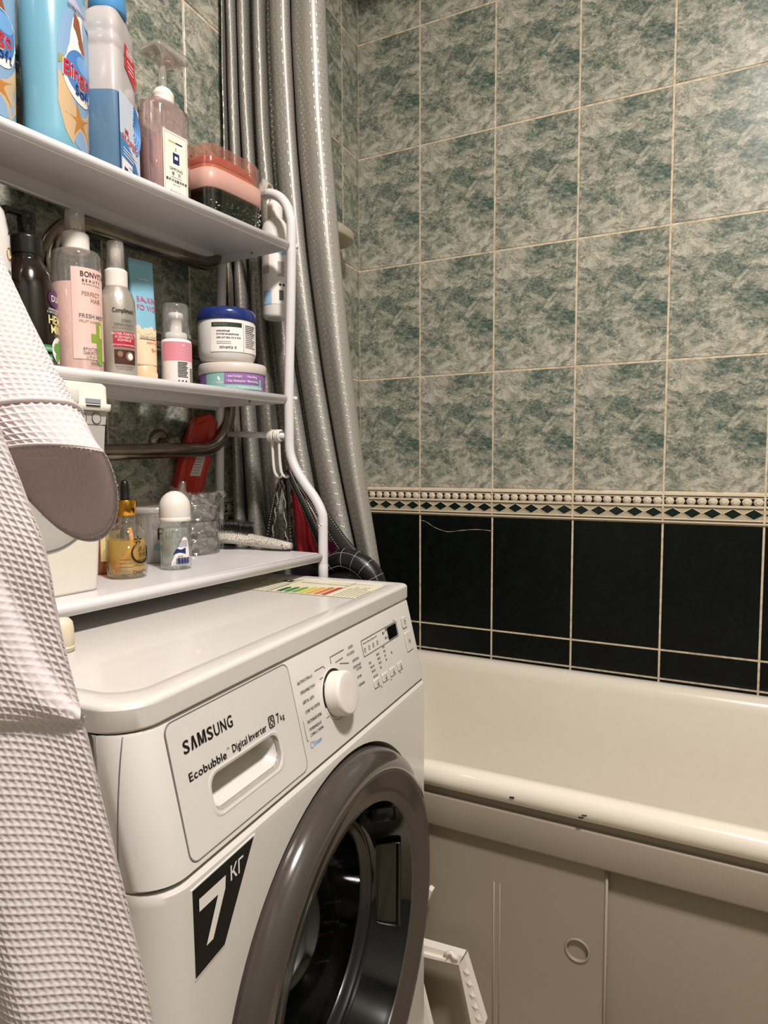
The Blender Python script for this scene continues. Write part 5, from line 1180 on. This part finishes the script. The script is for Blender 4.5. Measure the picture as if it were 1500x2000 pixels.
# ============================================================ bathrobe
def at(px, py, Y):
    d = Fw+Rt*((px-750)/FPX)-Up*((py-1000)/FPX); return CAM+d*((Y-CAM.y)/d.y)
CLO, CLI = cloth_mat('white_waffle_cotton', 'e2d8d7'), cloth_mat('white_waffle_inside', 'f2e4e3')  # same cotton; inside copy made paler to brighten the shaded sleeve opening
rb = thing('bathrobe', 'white waffle cotton bathrobe hanging at the left with its sleeve cuff turned back', 'bathrobe', (0, 0, 0))
def waffle(u, v, cell, dep):
    a, b = (u/cell) % 1, (v/cell) % 1; d = min(min(a, 1-a), min(b, 1-b))*2
    return -dep*min(1, d*1.35)
def grid_sheet(mb, rows, m, disp, closed=False):
    """rows of points, displaced along the surface normal by disp(i,j)"""
    nj, ni = len(rows), len(rows[0]); out = []
    for j in range(nj):
        for i in range(ni):
            du = rows[j][(i+1) % ni if closed else min(i+1, ni-1)]-rows[j][(i-1) % ni if closed else max(i-1, 0)]
            dv = rows[min(j+1, nj-1)][i]-rows[max(j-1, 0)][i]; nn = du.cross(dv)
            nn = nn.normalized() if nn.length > 1e-12 else Vector((0, -1, 0)); out.append(rows[j][i]+nn*disp(i, j))
    fs = [[j*ni+i, j*ni+(i+1) % ni, (j+1)*ni+(i+1) % ni, (j+1)*ni+i] for j in range(nj-1) for i in range(ni if closed else ni-1)]
    mb.add(out, fs, m, True)
def interp(tab, t):
    for (t0, *a), (t1, *b) in zip(tab, tab[1:]):
        if t <= t1: k = max(0, (t-t0)/(t1-t0)); return [x+(y-x)*k for x, y in zip(a, b)]
    return list(tab[-1][1:])
def spl(tab, t):
    n = len(tab)
    for i in range(n-1):
        if t <= tab[i+1][0] or i == n-2:
            k = (t-tab[i][0])/(tab[i+1][0]-tab[i][0]); k = max(0, min(1, k)); out = []
            for c in range(1, len(tab[0])):
                p0, p1, p2, p3 = tab[max(i-1, 0)][c], tab[i][c], tab[i+1][c], tab[min(i+2, n-1)][c]
                out.append(.5*((2*p1)+(-p0+p2)*k+(2*p0-5*p1+4*p2-p3)*k*k+(-p0+3*p1-3*p2+p3)*k**3))
            return out
# body: right-hand outline (px,py) turned into metres on a vertical plane, then given folds and depth
YB = -1.392
sil = [(-60, 640), (-20, 760), (6, 850), (32, 915), (58, 985), (84, 1055), (100, 1120), (112, 1190), (134, 1290), (164, 1400), (200, 1560), (234, 1700), (262, 1820), (288, 1930), (303, 2010), (320, 2150), (328, 2230)]
S3 = [at(x, y, YB) for x, y in sil]; tabS = sorted([(-p.z, p.x) for p in S3]); zt, zb = -tabS[0][0], -tabS[-1][0]
zt_all = zt
NJ, NI = 900, 330; rows = []; xl = .20
dz = (zt-zb)/NJ
seam = [at(x, y, YB) for x, y in [(-60, 760), (0, 975), (22, 1045), (48, 1137), (78, 1225), (102, 1290), (132, 1350), (166, 1402), (260, 1500), (420, 1800), (600, 2300)]]; tabM = sorted([(-p.z, p.x) for p in seam])
for j in range(NJ+1):
    z = zt-dz*j; xr = spl(tabS, -z)[0]; xm = interp(tabM, -z)[0]; row = []; width = .215
    for i in range(NI+1):
        q = i/NI                                     # 0 at the right edge
        if q < .84:
            k = q/.84; k = k*(.35+.65*k)
            x = xr-width*k
            d = -.030*(1-(1-min(1, k*2.2))**2)                    # rounding away at the edge
            fold = .0055*sin((x-xr)*52+z*6)+.002*sin((x-xr)*110-z*9+1)
            lap = .009/(1+math.exp(max(-50, min(50, -(xm-x)*900))))/(1+math.exp(max(-50, min(50, (xm-xr)*350))))                                # the lapel edge steps forward
            y = YB+d-fold*min(1, k*4)-lap-.03*k
        else:
            k = (q-.84)/.16; x = xr-width*(1-k)*1.0; x = xr-width+width*k; y = YB+.03*sin(pi*k)*.6
        row.append(Vector((x, y, z)))
    rows.append(row)
arcs = []
for r in rows:
    a_ = [0]
    for i in range(1, len(r)): a_.append(a_[-1]+math.hypot(r[i].x-r[i-1].x, r[i].y-r[i-1].y))
    arcs.append(a_)
def dispB(i, j):
    u = arcs[j][i]; z = rows[j][i].z; v = zt-z
    w1 = waffle(u+.12*v, v+.16*u+.0035*sin(u*40), .0041, .00085)
    xm = interp(tabM, -z)[0]
    return w1*min(1, u/.004)+.0012*math.exp(-((rows[j][i].x-xm)/.0012)**2)
mb = MB(); mb.keep = True; grid_sheet(mb, rows, CLO, dispB); mb.build('body', rb)
# sleeve: rings between a left and a right outline, opening turned towards the room
YS = -1.352
RG = [(0, -210, 470, -40, 470, .045, 0, 0, 0), (.25, -160, 620, 30, 610, .042, 0, 0, 0), (.5, -90, 740, 84, 712, .040, -4, 6, 0), (.75, -20, 850, 120, 782, .038, -8, 14, 0), (.88, 8, 885, 150, 826, .036, -12, 40, 0), (1.0, 24, 925, 197, 884, .034, -22, 150, 12)]
def ringpts(t_, infl=0, n=420):
    lx, ly, rx, ry, dp, up, dn, dx = spl(RG, t_); out = []
    for i in range(n):
        a = 2*pi*i/n; c, s_ = cos(a), sin(a)
        px = (lx+rx)/2+(rx-lx)/2*c; py = (ly+ry)/2+(ry-ly)/2*c
        if s_ > 0: py += up*s_; yy = YS-dp*s_
        else: py += dn*(-s_)**1.15; px += dx*(-s_); yy = YS+dp*(-s_)*.7
        k = 1+infl; cxp, cyp = (lx+rx)/2, (ly+ry)/2
        p = at(px, py, YS); cc = at(cxp, cyp, YS); p = cc+(p-cc)*k; p.y = YS+(yy-YS)*k
        out.append(p)
    return out
NT = 150
def sleeve_rows(t0, t1, infl, n): return [ringpts(t0+(t1-t0)*j/n, infl) for j in range(n+1)]
mb = MB(); mb.keep = True; R1 = sleeve_rows(0, .80, 0, 330)
def dispS(R, amp=.0011, cu=.0050, cv=.0050):
    n = len(R[0]); acc = [0]
    for j in range(1, len(R)): acc.append(acc[-1]+(R[j][len(R[j])//5]-R[j-1][len(R[j])//5]).length)
    per = []
    for r in R:
        p = [0]
        for i in range(1, n): p.append(p[-1]+(r[i]-r[i-1]).length)
        per.append(p)
    return lambda i, j: waffle(per[min(j, len(per)-1)][i], acc[j], cu, amp)
grid_sheet(mb, R1, CLO, dispS(R1), True)
mb.build('sleeve', rb)
R2 = sleeve_rows(.76, 1.0, .07, 170)
mb = MB(); mb.keep = True; grid_sheet(mb, R2, CLO, dispS(R2, .0013, .0054, .0054), True)
lip = [ringpts(.758, .0), ringpts(.755, .04), ringpts(.758, .07)]; grid_sheet(mb, lip, CLO, lambda i, j: 0, True)
R3 = sleeve_rows(1.0, .55, .035, 200); grid_sheet(mb, R3, CLI, dispS(R3, -.0011, .0050, .0050), True)
lip = [[p*(1-k)+q*k for p, q in zip(R2[-1], R3[0])] for k in (0, .5, 1)]; grid_sheet(mb, lip, CLO, lambda i, j: .0008*sin(i*1.3) if j == 1 else 0, True)
# fuzzy frayed edge
random.seed(4)
for i in range(0, 420):
    p = R3[0][i]
    for k in range(2):
        q = p.lerp(R3[0][(i+1) % 420], k/2); e = Vector((random.uniform(-1, 1), random.uniform(-1, 1), random.uniform(-1, 1)))*.0022; mb.tube([q-e*.3, q+e*.7], .00016, CLO, 3, False)
mb.build('cuff', rb)
mb = MB(); mb.tube(ringpts(.762, .075), .0017, CLO, 10, closed=True); mb.tube([p+Vector((0, -.001, 0)) for p in ringpts(.985, .066)], .0009, CLO, 8, closed=True); mb.build('cuff_piping', rb)
hk = thing('wall_hook', 'chrome coat hook on the tiled wall above the robe', 'hook', tuple(leftw(1.40, 1.62, .002)))
mb = MB(); mb.bx((.004, 0, 0), (.006, .03, .06), PIPE, .002); mb.tube(smooth_path([Vector((.006, 0, -.01)), Vector((.04, 0, -.03)), Vector((.065, 0, -.01)), Vector((.07, 0, .015))], 6), .005, PIPE, 10); mb.build('prong', hk)
# ceiling lamp
cl = thing('ceiling_lamp', 'round white ceiling lamp above the bathroom floor', 'lamp', (1.22, -1.48, 2.50))
mb = MB(); mb.loft([(.0, .13), (.03, .13), (.048, .12)], WHITE2, 40); mb.build('base', cl)
